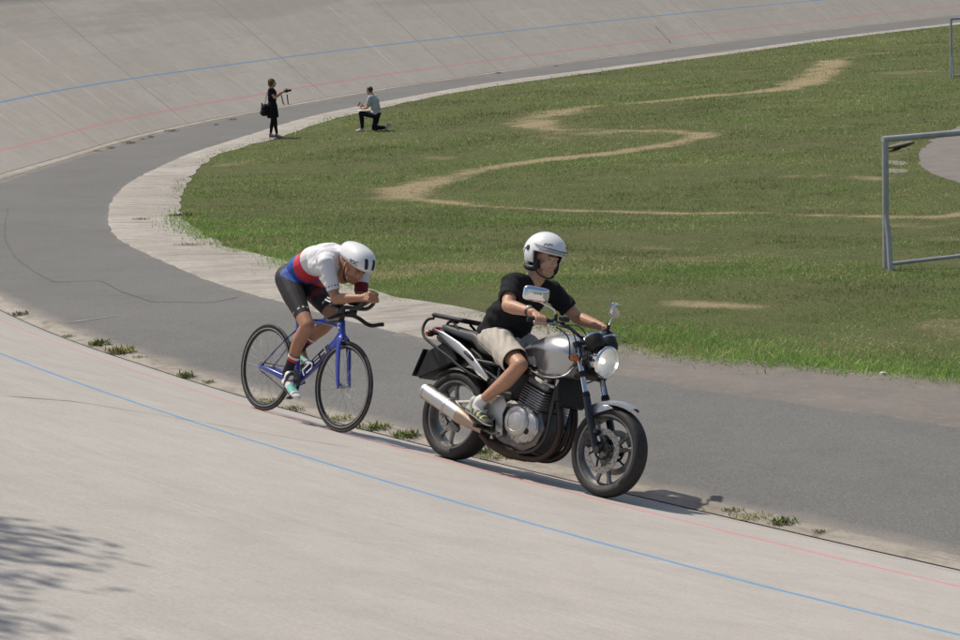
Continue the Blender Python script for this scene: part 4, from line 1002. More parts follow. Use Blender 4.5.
# stem, base bar, extensions, pads
mb = MB(); aero(mb, [((.832, 0, .815), (1, 0, 0), .022, .020), ((.840, 0, .845), (1, 0, 0), .024, .022), ((.875, 0, .862), (.3, 0, 1), .022, .022), ((.915, 0, .862), (.3, 0, 1), .018, .026)]); mb.build('stem', M_CARB, bike, 50)
mb = MB(); half = hermite([(.90, .0, .858), (.90, .05, .856), (.895, .12, .838), (.905, .185, .806), (.945, .200, .800), (1.04, .200, .820), (1.075, .200, .826)], 26)
full = [Vector((p[0], -p[1], p[2])) for p in half[::-1]] + [Vector(p) for p in half[1:]]
mb.tube(full, .0125, 10, flat=1.25); mb.build('base_bar', M_CARB, bike)
for s in (-1, 1):
    mb = MB(); mb.tube([Vector(p) for p in hermite([(.80, s * .065, .908), (.95, s * .055, .915), (1.06, s * .045, .930), (1.12, s * .040, .965), (1.145, s * .038, 1.01)], 18)], .0145, 10); mb.box((.89, s * .055, .885), (.075, .030, .06), bevel=.01); mb.box((.83, s * .075, .908), (.11, .05, .022), (0, R(3), 0), .008); ex = mb.build('aero_extension', M_CARB, bike)
    mb = MB(); secs = []
    for i in range(6):
        x = .80 + .13 * i / 5; secs.append([Vector((x, s * .09 + yy, .925 + .03 * (abs(yy) / .05) ** 2 + dz)) for yy, dz in ((-.05, 0), (-.025, 0), (0, 0), (.025, 0), (.05, 0), (.05, .012), (.025, .012), (0, .012), (-.025, .012), (-.05, .012))])
    mb.loft(secs); pd = mb.build('arm_pad', M_BLACK, bike)
    mb = MB(); mb.box((.82, s * .139, .944), (.07, .003, .012), (0, R(8), 0)); mb.box((.83, s * .139, .964), (.045, .003, .008), (0, R(8), 0)); mb.build('pad_lettering', M_WHITEP, pd)
mb = MB(); mb.box((.93, 0, .880), (.10, .04, .03), (0, R(-8), 0), .01); mb.build('bar_bridge', M_CARB, bike)
# chainring, chain, cranks, pedals
mb = MB()
yc = -.046; rr, rc = .098, .030; CR = Vector((BB.x, yc, BB.z)); RC = Vector((0, yc, .336)); pts = []
for i in range(28): a = PI / 2 - PI * i / 27 * 1.0; pts.append(CR + Vector((math.cos(a), 0, math.sin(a))) * (rr + .003))
for i in range(16): a = -PI / 2 - PI * i / 15; pts.append(RC + Vector((math.cos(a), 0, math.sin(a))) * (rc + .003))
mb.tube(pts, .0042, 6, closed=True, flat=1.0); mb.build('chain', M_BLACK, bike)
mb = MB(); mb.lathe(CR, (0, 1, 0), [(-.002, rr - .03), (-.002, rr), (.002, rr), (.002, rr - .03)], 48, closed=True)
for k in range(5):
    a = 2 * PI * k / 5 + .4; mb.box(CR + Vector((math.cos(a), 0, math.sin(a))) * .045, (.06, .006, .022), (0, -a, 0), .002)
mb.lathe(CR, (0, 1, 0), [(-.012, .018), (.01, .02)], 16); mb.build('chainring', M_CARB, bike)
mb = MB(); mb.lathe(RC, (0, 1, 0), [(-.002, rc - .012), (-.002, rc), (.002, rc), (.002, rc - .012)], 24, closed=True); mb.build('sprocket', M_STEEL, bike)
ca = R(-38); cv = Vector((math.cos(ca), 0, math.sin(ca)))
for s in (-1, 1):
    q = cv * (.165 if s < 0 else -.165); mb = MB(); a = BB + Vector((0, s * .062, 0)); b = BB + q + Vector((0, s * .074, 0)); mb.tube([a - q * .08, a, a + (b - a) * .5, b, b + q * .06], [.014, .019, .013, .012, .009], 10, flat=.6); ck = mb.build('crank', M_CARB, bike)
    mb = MB(); mb.tube([b, b + Vector((0, s * .03, 0))], .008, 8); mb.box(b + Vector((.0, s * .055, .0)), (.075, .05, .016), (0, -.5 if s < 0 else -.7, 0), .006); mb.build('pedal', M_BLACK, ck)
# ================================================================== PEOPLE
M_SKIN = vcmat('skin', .50, .2, 500, .12, .4, .15)
M_CLOTH = vcmat('knit cloth', .88, .25, 900, 0, .15, .08)
M_LYCRA = vcmat('stretch cloth', .62, .10, 900, 0, .3, .05)
M_SHOE = vcmat('shoe', .55, .15, 300, 0, .4, .08)
M_EYE = mat('eye', C3(.22, .19, .165), .35)
SK_T = np.array([.44, .235, .150]); SK_P = np.array([.52, .31, .215]); SK_D = np.array([.34, .17, .10])

def xf(M, p): return M @ Vector(p)
def head(mb, M, hair=0.0):
    """M: 4x4, head-local x = where the face looks, z = up; origin at the middle of the head"""
    R3 = M.to_3x3()
    e = lambda c, r: mb.ell(xf(M, c), r, R3)
    k = lambda a, b, r0, r1=None: mb.capsule(xf(M, a), xf(M, b), r0, r1, 10, 3)
    e((-.008, 0, .030), (.096 + hair, .074 + hair, .088 + hair)); e((.022, 0, -.040), (.066, .060, .070)); e((.045, 0, -.010), (.052, .056, .075))
    k((.052, -.022, -.088), (.052, .022, -.088), .030); k((.078, 0, -.098), (.074, 0, -.094), .017)           # jaw and chin
    k((.086, -.030, .016), (.090, 0, .014), .013); k((.086, .030, .016), (.090, 0, .014), .013)               # brow
    k((.094, 0, .004), (.112, 0, -.030), .0085, .0125); k((.101, -.011, -.033), (.101, .011, -.033), .0085)    # nose
    k((.062, -.036, -.026), (.040, -.045, -.050), .022, .022); k((.062, .036, -.026), (.040, .045, -.050), .022, .022)
    k((.090, -.017, -.059), (.095, 0, -.056), .0065, .0075); k((.090, .017, -.059), (.095, 0, -.056), .0065, .0075); k((.088, -.015, -.069), (.088, .015, -.069), .0080)
    for s in (-1, 1): e((-.008, s * .076, -.008), (.024, .010, .034))
    k((-.020, 0, -.06), (-.045, 0, -.15), .056, .060)

def head_color(M, skin, hair=None, hairline=None, stubble=0.0):
    Mi = np.array(M.inverted())
    def f(V, C):
        L = V @ Mi[:3, :3].T + Mi[:3, 3]; x, y, z = L.T
        near = (np.linalg.norm(L - np.array([.01, 0, 0]), axis=1) < .17)
        lips = near & (x > .080) & (np.abs(y) < .022) & (np.abs(z + .062) < .008); C[lips] = skin * np.array([.92, .74, .72])
        brow = near & (x > .070) & (np.abs(np.abs(y) - .030) < .019) & (np.abs(z - .021) < .0060); C[brow] = C[brow] * .5
        sock = near & (x > .06) & (np.abs(np.abs(y) - .031) < .013) & (np.abs(z + .002) < .0055); C[sock] = C[sock] * .72  # eye-socket shading painted into the skin colour
        if stubble:
            st = near & (z < -.045) & (x > .0) & ~lips; C[st] *= (1 - stubble)
        if hair is not None:
            hm = near & hairline(x, y, z); C[hm] = hair * RNG.uniform(.8, 1.2, (hm.sum(), 1))
        return C
    return f

def eyes(M, parent):
    for s in (-1, 1):
        mb = MB(); mb.ell(xf(M, (.0745, s * .031, -.002)), (.0125, .0135, .0085), M.to_3x3(), 12, 8); e = mb.build('eye', M_EYE, parent, 180)
        mb = MB(); mb.ell(xf(M, (.0842, s * .031, -.002)), (.0040, .0062, .0062), M.to_3x3(), 10, 6); mb.build('pupil', M_BLKPRINT, e, 180)

def finger(mb, base, d, curl, L, r, axis):
    """three phalanges; d start direction, bends about axis by curl (list of 3 angles)"""
    p = Vector(base); d = Vector(d).normalized(); a = Vector(axis).normalized()
    for i, (f, c) in enumerate(zip((.45, .32, .23), curl)):
        d = Matrix.Rotation(c, 3, a) @ d; q = p + d * L * f; mb.capsule(p, q, r * (1 - .08 * i), r * (1 - .08 * (i + 1)), 8, 2); p = q

def hand(mb, wrist, fwd, back, side, curl=(.5, .6, .4), thumb=(.3, .8), size=1.0, spread=.06):
    """wrist point, fwd = towards knuckles, back = away from the palm, side = thumb side; fingers curl towards the palm"""
    w = Vector(wrist); f = Vector(fwd).normalized(); b = Vector(back); b = (b - f * b.dot(f)).normalized(); s = f.cross(b); s = s if s.dot(Vector(side)) > 0 else -s
    ax = f.cross(-b)     # rotating about ax turns fwd towards the palm
    z = size
    mb.capsule(w - f * .02 * z, w + f * .02 * z, .028 * z, .027 * z, 10, 3)
    for k, (o, L) in enumerate(((.030, .078), (.010, .086), (-.010, .080), (-.029, .063))):
        kn = w + f * (.092 - .004 * k) * z + s * o * z
        mb.capsule(w + f * .025 * z + s * o * .6 * z, kn, .017 * z, .0125 * z, 9, 3)
        finger(mb, kn, f + s * (o * spread * 20), curl, L * z, .0098 * z, ax)
    t0 = w + f * .028 * z + s * .030 * z - b * .008 * z; t1 = t0 + (f * .55 + s * .62 - b * .35).normalized() * .042 * z
    t2 = t1 + (f * (1 - thumb[0]) + s * (.45 - thumb[0]) - b * thumb[1]).normalized() * .034 * z; t3 = t2 + (f * .9 - s * (.25 + thumb[0] * .5) - b * thumb[1]).normalized() * .028 * z
    mb.capsule(t0 - s * .012 * z, t1, .018 * z, .0130 * z, 9, 3); mb.capsule(t1, t2, .0125 * z, .0115 * z, 9, 3); mb.capsule(t2, t3, .0112 * z, .0095 * z, 9, 3)

def limb(mb, pts):
    for (a, ra), (b, rb) in zip(pts[:-1], pts[1:]): mb.capsule(a, b, ra, rb)

def leg_shape(mb, hip, knee, ankle, k=1.0, calf_dir=None):
    h, n, a = Vector(hip), Vector(knee), Vector(ankle)
    limb(mb, [(h, .088 * k), (h.lerp(n, .35), .082 * k), (h.lerp(n, .8), .060 * k), (n, .054 * k)])
    cd = Vector(calf_dir) if calf_dir is not None else (a - n).cross(Vector((0, 1, 0))).normalized()
    limb(mb, [(n, .052 * k), (n.lerp(a, .12) + cd * .008, .052 * k), (n.lerp(a, .33) + cd * .018, .054 * k), (n.lerp(a, .6) + cd * .010, .042 * k), (n.lerp(a, .85), .031 * k), (a, .033 * k)])
    mb.capsule(n - cd * .022, n - cd * .018 + (a - n).normalized() * .02, .034 * k, .03 * k)

def arm_shape(mb, sh, el, wr, k=1.0):
    s, e, w = Vector(sh), Vector(el), Vector(wr)
    limb(mb, [(s, .056 * k), (s.lerp(e, .4), .049 * k), (s.lerp(e, .85), .039 * k), (e, .039 * k), (e.lerp(w, .25), .042 * k), (e.lerp(w, .6), .034 * k), (w, .0255 * k)])

def shoe_shape(mb, heel, toe, up, k=1.0, wide=1.0):
    """trainer-like upper; heel and toe are points on the sole"""
    h, t, u = Vector(heel), Vector(toe), Vector(up).normalized(); f = (t - h); L = f.length; f.normalize(); u = (u - f * u.dot(f)).normalized(); s = f.cross(u)
    secs = []
    for q, w, hh in hermite([(.0, .012, .030), (.02, .024, .052), (.08, .031, .066), (.18, .034, .074), (.30, .035, .078), (.42, .037, .072), (.55, .041, .060), (.70, .044, .050), (.84, .042, .043), (.93, .034, .036), (.98, .022, .028), (1.0, .010, .020)], 26):
        ring = []
        for j in range(20):
            a = 2 * PI * j / 20; c, sn = math.cos(a), math.sin(a); y = w * wide * math.copysign(abs(c) ** .8, c) * (1 - .25 * max(0, sn)); z = hh * (.5 + .5 * math.copysign(abs(sn) ** .75, sn))
            ring.append(h + f * L * q + s * y + u * (z + .012 * max(0, (q - .8) / .2) ** 2))
        secs.append(ring)
    mb.loft(secs)
    mb.capsule(h + f * L * .17 + u * .055, h + f * L * .16 + u * .095, .035, .038)

def frame_mat(pos, fwd, up):
    f = Vector(fwd).normalized(); u = Vector(up); l = u.cross(f).normalized(); u = f.cross(l)
    M = Matrix((f, l, u)).transposed().to_4x4(); M.translation = Vector(pos); return M

def sub_person(name, label, loc, rot, *rest):
    """the body mesh is the thing; clothing hangs below it"""
    pass

def world_mesh(o, loc, rot):
    o.matrix_local = Matrix.Translation(Vector(loc)) @ (rot.to_4x4() if isinstance(rot, Matrix) else Euler(rot).to_matrix().to_4x4())

# ------------------------------------------------------------------ motorcyclist (moto frame)
def motorcyclist():
    HM = frame_mat((.550, 0, 1.494), (1, -.10, -.06), (.05, 0, 1))
    hipc = {s: Vector((.310, s * .095, .895)) for s in (-1, 1)}; knee = {s: Vector((.735, s * .245, .745)) for s in (-1, 1)}; ank = {s: Vector((.395, s * .235, .425)) for s in (-1, 1)}
    sh = {-1: Vector((.475, -.205, 1.275)), 1: Vector((.475, .205, 1.285))}; el = {-1: Vector((.625, -.350, 1.120)), 1: Vector((.625, .350, 1.135))}; wr = {-1: Vector((.862, -.352, 1.105)), 1: Vector((.862, .352, 1.105))}
    def torso(mb, k=1.0):
        mb.ell((.290, 0, .925), (.125 * k, .165 * k, .105 * k)); mb.capsule((.30, -.06, .95), (.32, -.07, 1.05), .112 * k, .117 * k); mb.capsule((.30, .06, .95), (.32, .07, 1.05), .112 * k, .117 * k)
        mb.ell((.352, 0, 1.08), (.130 * k, .170 * k, .14 * k), (0, R(18), 0)); mb.ell((.40, 0, 1.20), (.125 * k, .180 * k, .12 * k), (0, R(20), 0))
        mb.capsule((.43, -.12, 1.275), (.43, .12, 1.275), .070 * k); mb.capsule((.455, -.09, 1.300), (.46, .09, 1.300), .045 * k * k)
    mb = MB(); torso(mb, .96); head(mb, HM); mb.capsule((.455, 0, 1.29), (.510, 0, 1.41), .066, .062)
    for s in (-1, 1):
        leg_shape(mb, hipc[s], knee[s], ank[s], 1.0); arm_shape(mb, sh[s], el[s], wr[s], 1.12); mb.capsule(ank[s], ank[s] + Vector((.06, 0, -.075)), .034, .026)
        # hand wrapped round the grip; the grip runs from the bar outwards
        g0, g1 = Vector((.960, s * .305, 1.066)), Vector((.915, s * .395, 1.057)); gd = (g1 - g0).normalized(); up = Vector((0, 0, 1)); fw = gd.cross(up) * (1 if s < 0 else -1)
        fw = fw if fw.x > 0 else -fw
        for k, (o, L) in enumerate(((.012, .070), (.033, .078), (.054, .074), (.075, .060))):
            c = g0 + gd * (o + .008); r = .0265; pts = [c + fw * (r * math.cos(a)) + up * (r * math.sin(a)) for a in (R(118), R(65), R(15), R(-35), R(-85), R(-120))]
            limb(mb, [(q, .0098 - .0003 * i) for i, q in enumerate(pts)])
            limb(mb, [(wr[s].lerp(pts[0], .25), .017), (pts[0], .0125)])
        mb.capsule(wr[s], g0 + gd * .05 - fw * .014 + up * .026, .026, .020)
        t = g0 + gd * .005; limb(mb, [(wr[s].lerp(g0, .3) - gd * .012, .018), (t - fw * .030 - up * .002, .0125), (t - fw * .018 - up * .024, .0115), (t + fw * .006 - up * .029, .0105)])
    hc = head_color(HM, SK_P, stubble=.12)
    def col(V, N):
        C = np.tile(SK_P, (len(V), 1)); arm = (np.abs(V[:, 1]) > .2) & (V[:, 2] > 1.0); C[arm] = SK_T * 1.02; C[V[:, 2] < .95] = SK_T; return hc(V, C)
    b = flesh(mb, 'person', M_SKIN, None, .0048, 7, col); world_mesh(b, m_loc, m_rot)
    tag(b, 'man in white open face helmet, black T-shirt and beige shorts riding the motorcycle', 'person'); eyes(HM, b)
    # T-shirt
    mb = MB(); torso(mb, 1.07)
    mb.ell((.275, 0, .935), (.160, .194, .085), (0, R(6), 0))
    for s in (-1, 1):
        e = sh[s].lerp(el[s], .62); limb(mb, [(Vector((.455, s * .05, 1.295)), .072), (Vector((.45, s * .12, 1.285)), .082), (sh[s], .076), (sh[s].lerp(el[s], .3), .071), (e, .071)])
    fold = lambda V, N: vnoise(V, 40, 12) * .0022 + vnoise(V, 26, 3) * .005 * np.clip((1.25 - V[:, 2]) / .15, .25, 1) + np.sin(V[:, 2] * 70 + V[:, 0] * 35 + 2 * np.sin(V[:, 1] * 18)) * .0055 * np.clip((1.14 - V[:, 2]) / .12, 0, 1) + np.sin(V[:, 2] * 60 - np.abs(V[:, 1]) * 80) * .0035 * np.clip(np.abs(V[:, 1]) - .1, 0, .1) * 10
    n0 = Vector((.480, 0, 1.366)); nd = Vector((.35, 0, 1)).normalized()
    def cut(V):
        k = ~(((V - np.array(n0)) @ np.array(nd)) > .0); k &= V[:, 2] > .878
        for s in (-1, 1):
            a = np.array(sh[s].lerp(el[s], .62)); d = np.array((el[s] - sh[s]).normalized()); q = V - a; k &= ~(((q @ d) > .018) & (np.linalg.norm(q, axis=1) < .13))
        return k
    flesh(mb, 't_shirt', M_CLOTH, b, .0075, 6, lambda V, N: np.tile([.0165, .0165, .0175], (len(V), 1)), fold, cut)
    # chest print
    t = MB()
    for k, (u, v, w_, h_) in enumerate(((0, 0, .010, .026), (.012, .012, .016, .007), (.030, -.004, .007, .030), (.044, .004, .018, .008), (.046, -.010, .016, .007), (.066, .0, .008, .034), (.082, .008, .018, .008), (.084, -.008, .020, .007), (.104, .0, .008, .028))): t.box((.5345 + .05 * (u - .05), -.100 + u, 1.212 + v), (.004, w_, h_), (0, R(14), R(-10)))
    t.build('shirt_print', M_WHITEP, b, 180)
    # shorts
    mb = MB(); mb.ell((.275, 0, .895), (.150, .186, .105)); mb.ell((.34, 0, .875), (.12, .15, .075))
    for s in (-1, 1):
        e = hipc[s].lerp(knee[s], .80); limb(mb, [(hipc[s], .112), (hipc[s].lerp(knee[s], .4), .101), (e, .090)]); limb(mb, [(hipc[s].lerp(knee[s], .45) - Vector((0, 0, .02)), .095), (e - Vector((.01, 0, .022)), .080)])
    fold = lambda V, N: vnoise(V, 30, 8) * .004 + np.sin(V[:, 0] * 95 + V[:, 2] * 60 + 2.5 * np.sin(V[:, 1] * 30)) * .0038 * np.clip((.62 - V[:, 0]) / .1, .2, 1)
    def cuts(V):
        k = V[:, 2] < .930 + .34 * (V[:, 0] - .25)
        for s in (-1, 1):
            a = np.array(hipc[s].lerp(knee[s], .80)); d = np.array((knee[s] - hipc[s]).normalized()); q = V - a; k &= ~(((q @ d) > .012) & (np.linalg.norm(q, axis=1) < .16))
        return k
    flesh(mb, 'shorts', M_CLOTH, b, .0075, 5, lambda V, N: np.tile([.47, .43, .365], (len(V), 1)) * (1 - .10 * (np.abs(np.sin(V[:, [0]] * 40)) < .06)), fold, cuts)
    for s in (-1, 1):
        a = ank[s]; d = (knee[s] - a).normalized(); mb = MB(); limb(mb, [(a + Vector((.055, 0, -.07)), .036), (a + Vector((.02, 0, -.03)), .040), (a, .039), (a + d * .055, .042)])
        flesh(mb, 'sock', M_CLOTH, b, .006, 3, lambda V, N: np.tile([.70, .69, .66], (len(V), 1)), lambda V, N: .0005 * np.sin(V[:, 2] * 500))
        mb = MB(); hl, to = Vector((.305, s * .235, .365)), Vector((.580, s * .255, .292)); shoe_shape(mb, hl, to, (.2, 0, 1), wide=1.08); f = (to - hl).normalized()
        def sc(V, N, hl=hl, to=to, f=f):
            q = (V - np.array(hl)) @ np.array(f) / (to - hl).length; u = (V - np.array(hl)) @ np.array((Vector((.2, 0, 1)) - f * Vector((.2, 0, 1)).dot(f)).normalized())
            C = np.tile([.05, .055, .05], (len(V), 1)); st = np.sin(q * 44 + u * 60) > .62; C[st & (q > .25) & (q < .72) & (u > .025)] = [.42, .50, .16]; C[(q < .22) & (u > .030)] = [.40, .40, .37]; C[(q < .12) & (u > .05)] = [.40, .47, .14]; C[u < .018] = [.62, .62, .60]; C[(q > .5) & (u > .03) & ~st] = [.03, .033, .03]; return C
        flesh(mb, 'shoe', M_SHOE, b, .005, 12, sc)
    # helmet
    def shell(name, mtl, c, r, keep, thick, parent, M3, n=72, h=48, lift=0.0, back=0.0):
        vs, ok = [], []
        for i in range(h + 1):
            for j in range(n):
                th = PI * i / h; ph = 2 * PI * j / n; d = Vector((math.sin(th) * math.cos(ph), math.sin(th) * math.sin(ph), math.cos(th))); vs.append(d)
        fs = []
        for i in range(h):
            for j in range(n):
                q = [i * n + j, i * n + (j + 1) % n, (i + 1) * n + (j + 1) % n, (i + 1) * n + j]; m_ = sum((vs[k] for k in q), Vector()) / 4; m_.normalize()
                if keep(m_): fs.append(q)
        P = [Vector(c) + M3 @ Vector((d.x * (r[0] if d.x > 0 else r[0] + back), d.y * r[1], d.z * r[2])) for d in vs]
        used = sorted({k for f in fs for k in f}); mp = {k: i for i, k in enumerate(used)}
        me = bpy.data.meshes.new(name); me.from_pydata([tuple(P[k]) for k in used], [], [tuple(mp[k] for k in f) for f in fs]); bm = bmesh.new(); bm.from_mesh(me); bmesh.ops.remove_doubles(bm, verts=bm.verts, dist=1e-5); bmesh.ops.recalc_face_normals(bm, faces=bm.faces[:]); bm.to_mesh(me); bm.free()
        me.polygons.foreach_set('use_smooth', np.full(len(me.polygons), True)); me.materials.append(mtl); o = link(bpy.data.objects.new(name, me), parent)
        md = o.modifiers.new('t', 'SOLIDIFY'); md.thickness = thick; md.offset = -1; return o
    M3 = HM.to_3x3(); hc_ = xf(HM, (-.012, 0, .035))
    # opening: front sector below brow height
    def keep(d):
        if d.z < -.72: return False
        if d.x > .16 and d.z < -.02 and abs(math.atan2(d.y, d.x)) < R(78): return False
        if d.z < -.55 and d.x > -.25: return False
        return True
    hs = shell('helmet', M_WHITEPLASTIC, hc_, (.158, .140, .147), keep, .012, b, M3, 96, 64, back=.012)
    shell('helmet_lining', M_BLACK, hc_, (.141, .124, .131), lambda d: keep(d) or (d.z > -.86 and d.x < .30), .010, hs, M3, 60, 40, back=.010)
    mb = MB()       # clear-tinted peak over the brow
    secs = []
    for k in range(17):
        a = R(-62 + 124 * k / 16); e = 1 + .035 * math.cos(a) ** 2
        q = lambda z, g: hc_ + M3 @ Vector((.159 * e * g * math.cos(a), .142 * g * math.sin(a), z))
        secs.append([q(.020, 1.0), q(.014, 1.015 + .03 * math.cos(a) ** 2), q(.008, 1.015 + .03 * math.cos(a) ** 2), q(.012, .99)])
    mb.loft(secs); mb.build('visor_peak', m_lens('smoked visor', C3(.55, .55, .53), .5, .1), hs, 60)
    mb = MB(); P = []
    for k in range(22):
        a = R(-80 + 160 * k / 21); P.append(hc_ + M3 @ Vector((.1590 * math.cos(a), .1412 * math.sin(a), .030 + .016 * (abs(a) / 1.4) ** 2)))
    mb.tube(P, .0032, 6); mb.build('helmet_stripe', M_BLKPRINT, hs)
    for s in (-1, 1):
        mb = MB(); p = hc_ + M3 @ Vector((-.030, s * .1365, .012)); mb.lathe(p, M3 @ Vector((-.2, s, .1)), [(-.004, .019), (.006, .018), (.008, .012), (.008, 0)], 20); mb.build('visor_pivot', M_BLKPRINT, hs)
        def mark(az, el, w_, h_, lean):      # a flat printed stroke lying on the shell
            n_ = Vector((math.cos(el) * math.cos(az) / .158, math.cos(el) * math.sin(az) / .140, math.sin(el) / .147)).normalized(); p = Vector((.158 * math.cos(el) * math.cos(az) - (.012 if math.cos(az) < 0 else 0) * abs(math.cos(az)), .140 * math.cos(el) * math.sin(az), .147 * math.sin(el)))
            t_ = Vector((-math.sin(az), math.cos(az), 0)); t_ = (t_ - n_ * t_.dot(n_)).normalized(); b_ = n_.cross(t_); t2 = t_ * math.cos(lean) + b_ * math.sin(lean); b2 = n_.cross(t2)
            mb.box(hc_ + M3 @ (p + n_ * .0006), (w_, h_, .0022), M3 @ Matrix((t2, b2, n_)).transposed())
        mb = MB()
        for k in range(5): mark(s * R(112 + 3.2 * k), R(2 - 6.2 * k), .006, .016 - .003 * (k % 2), s * R(28)); mark(s * R(116 + 3.2 * k), R(1 - 6.2 * k), .012, .0045, s * R(-30))
        mb.build('helmet_lettering', M_BLKPRINT, hs)
        mb = MB()
        for k in range(5): mark(s * R(30 + 5.2 * k), R(26 - .8 * k), .0035, .014, s * R(-24)); mark(s * R(31.5 + 5.2 * k), R(24.2 + 3.4 * (k % 2) - .8 * k), .012, .0035, 0)
        mb.build('helmet_lettering', M_BLKPRINT, hs)
        # neck roll and chin strap
        mb = MB(); P = hermite([xf(HM, (-.105, s * .03, -.085)), xf(HM, (-.080, s * .085, -.080)), xf(HM, (-.02, s * .098, -.085)), xf(HM, (.022, s * .090, -.075)), xf(HM, (.020, s * .092, -.02))], 16); mb.tube([Vector(p) for p in P], .021, 10); mb.build('cheek_pad', M_BLACK, hs)
        mb = MB(); P = hermite([xf(HM, (.015, s * .082, -.085)), xf(HM, (.040, s * .066, -.112)), xf(HM, (.060, s * .03, -.128)), xf(HM, (.064, 0, -.130))], 12); mb.tube([Vector(p) for p in P], .010, 8, flat=.5); mb.build('chin_strap', M_BLKPRINT, hs)
    # wristwatch
    w = wr[-1]; d = (el[-1] - w).normalized(); q = w + d * .035; mb = MB(); mb.lathe(q, d, [(-.010, .0315), (-.009, .0335), (.009, .0340), (.010, .032)], 24); wt = mb.build('wristwatch', M_BLKPRINT, b)
    mb = MB(); n_ = Vector((.15, -.35, .92)).normalized(); mb.lathe(q + n_ * .032, n_, [(0, .0185), (.007, .0185), (.009, .015), (.0092, 0)], 20); mb.build('watch_face', M_STEEL, wt)
    return b
motorcyclist()

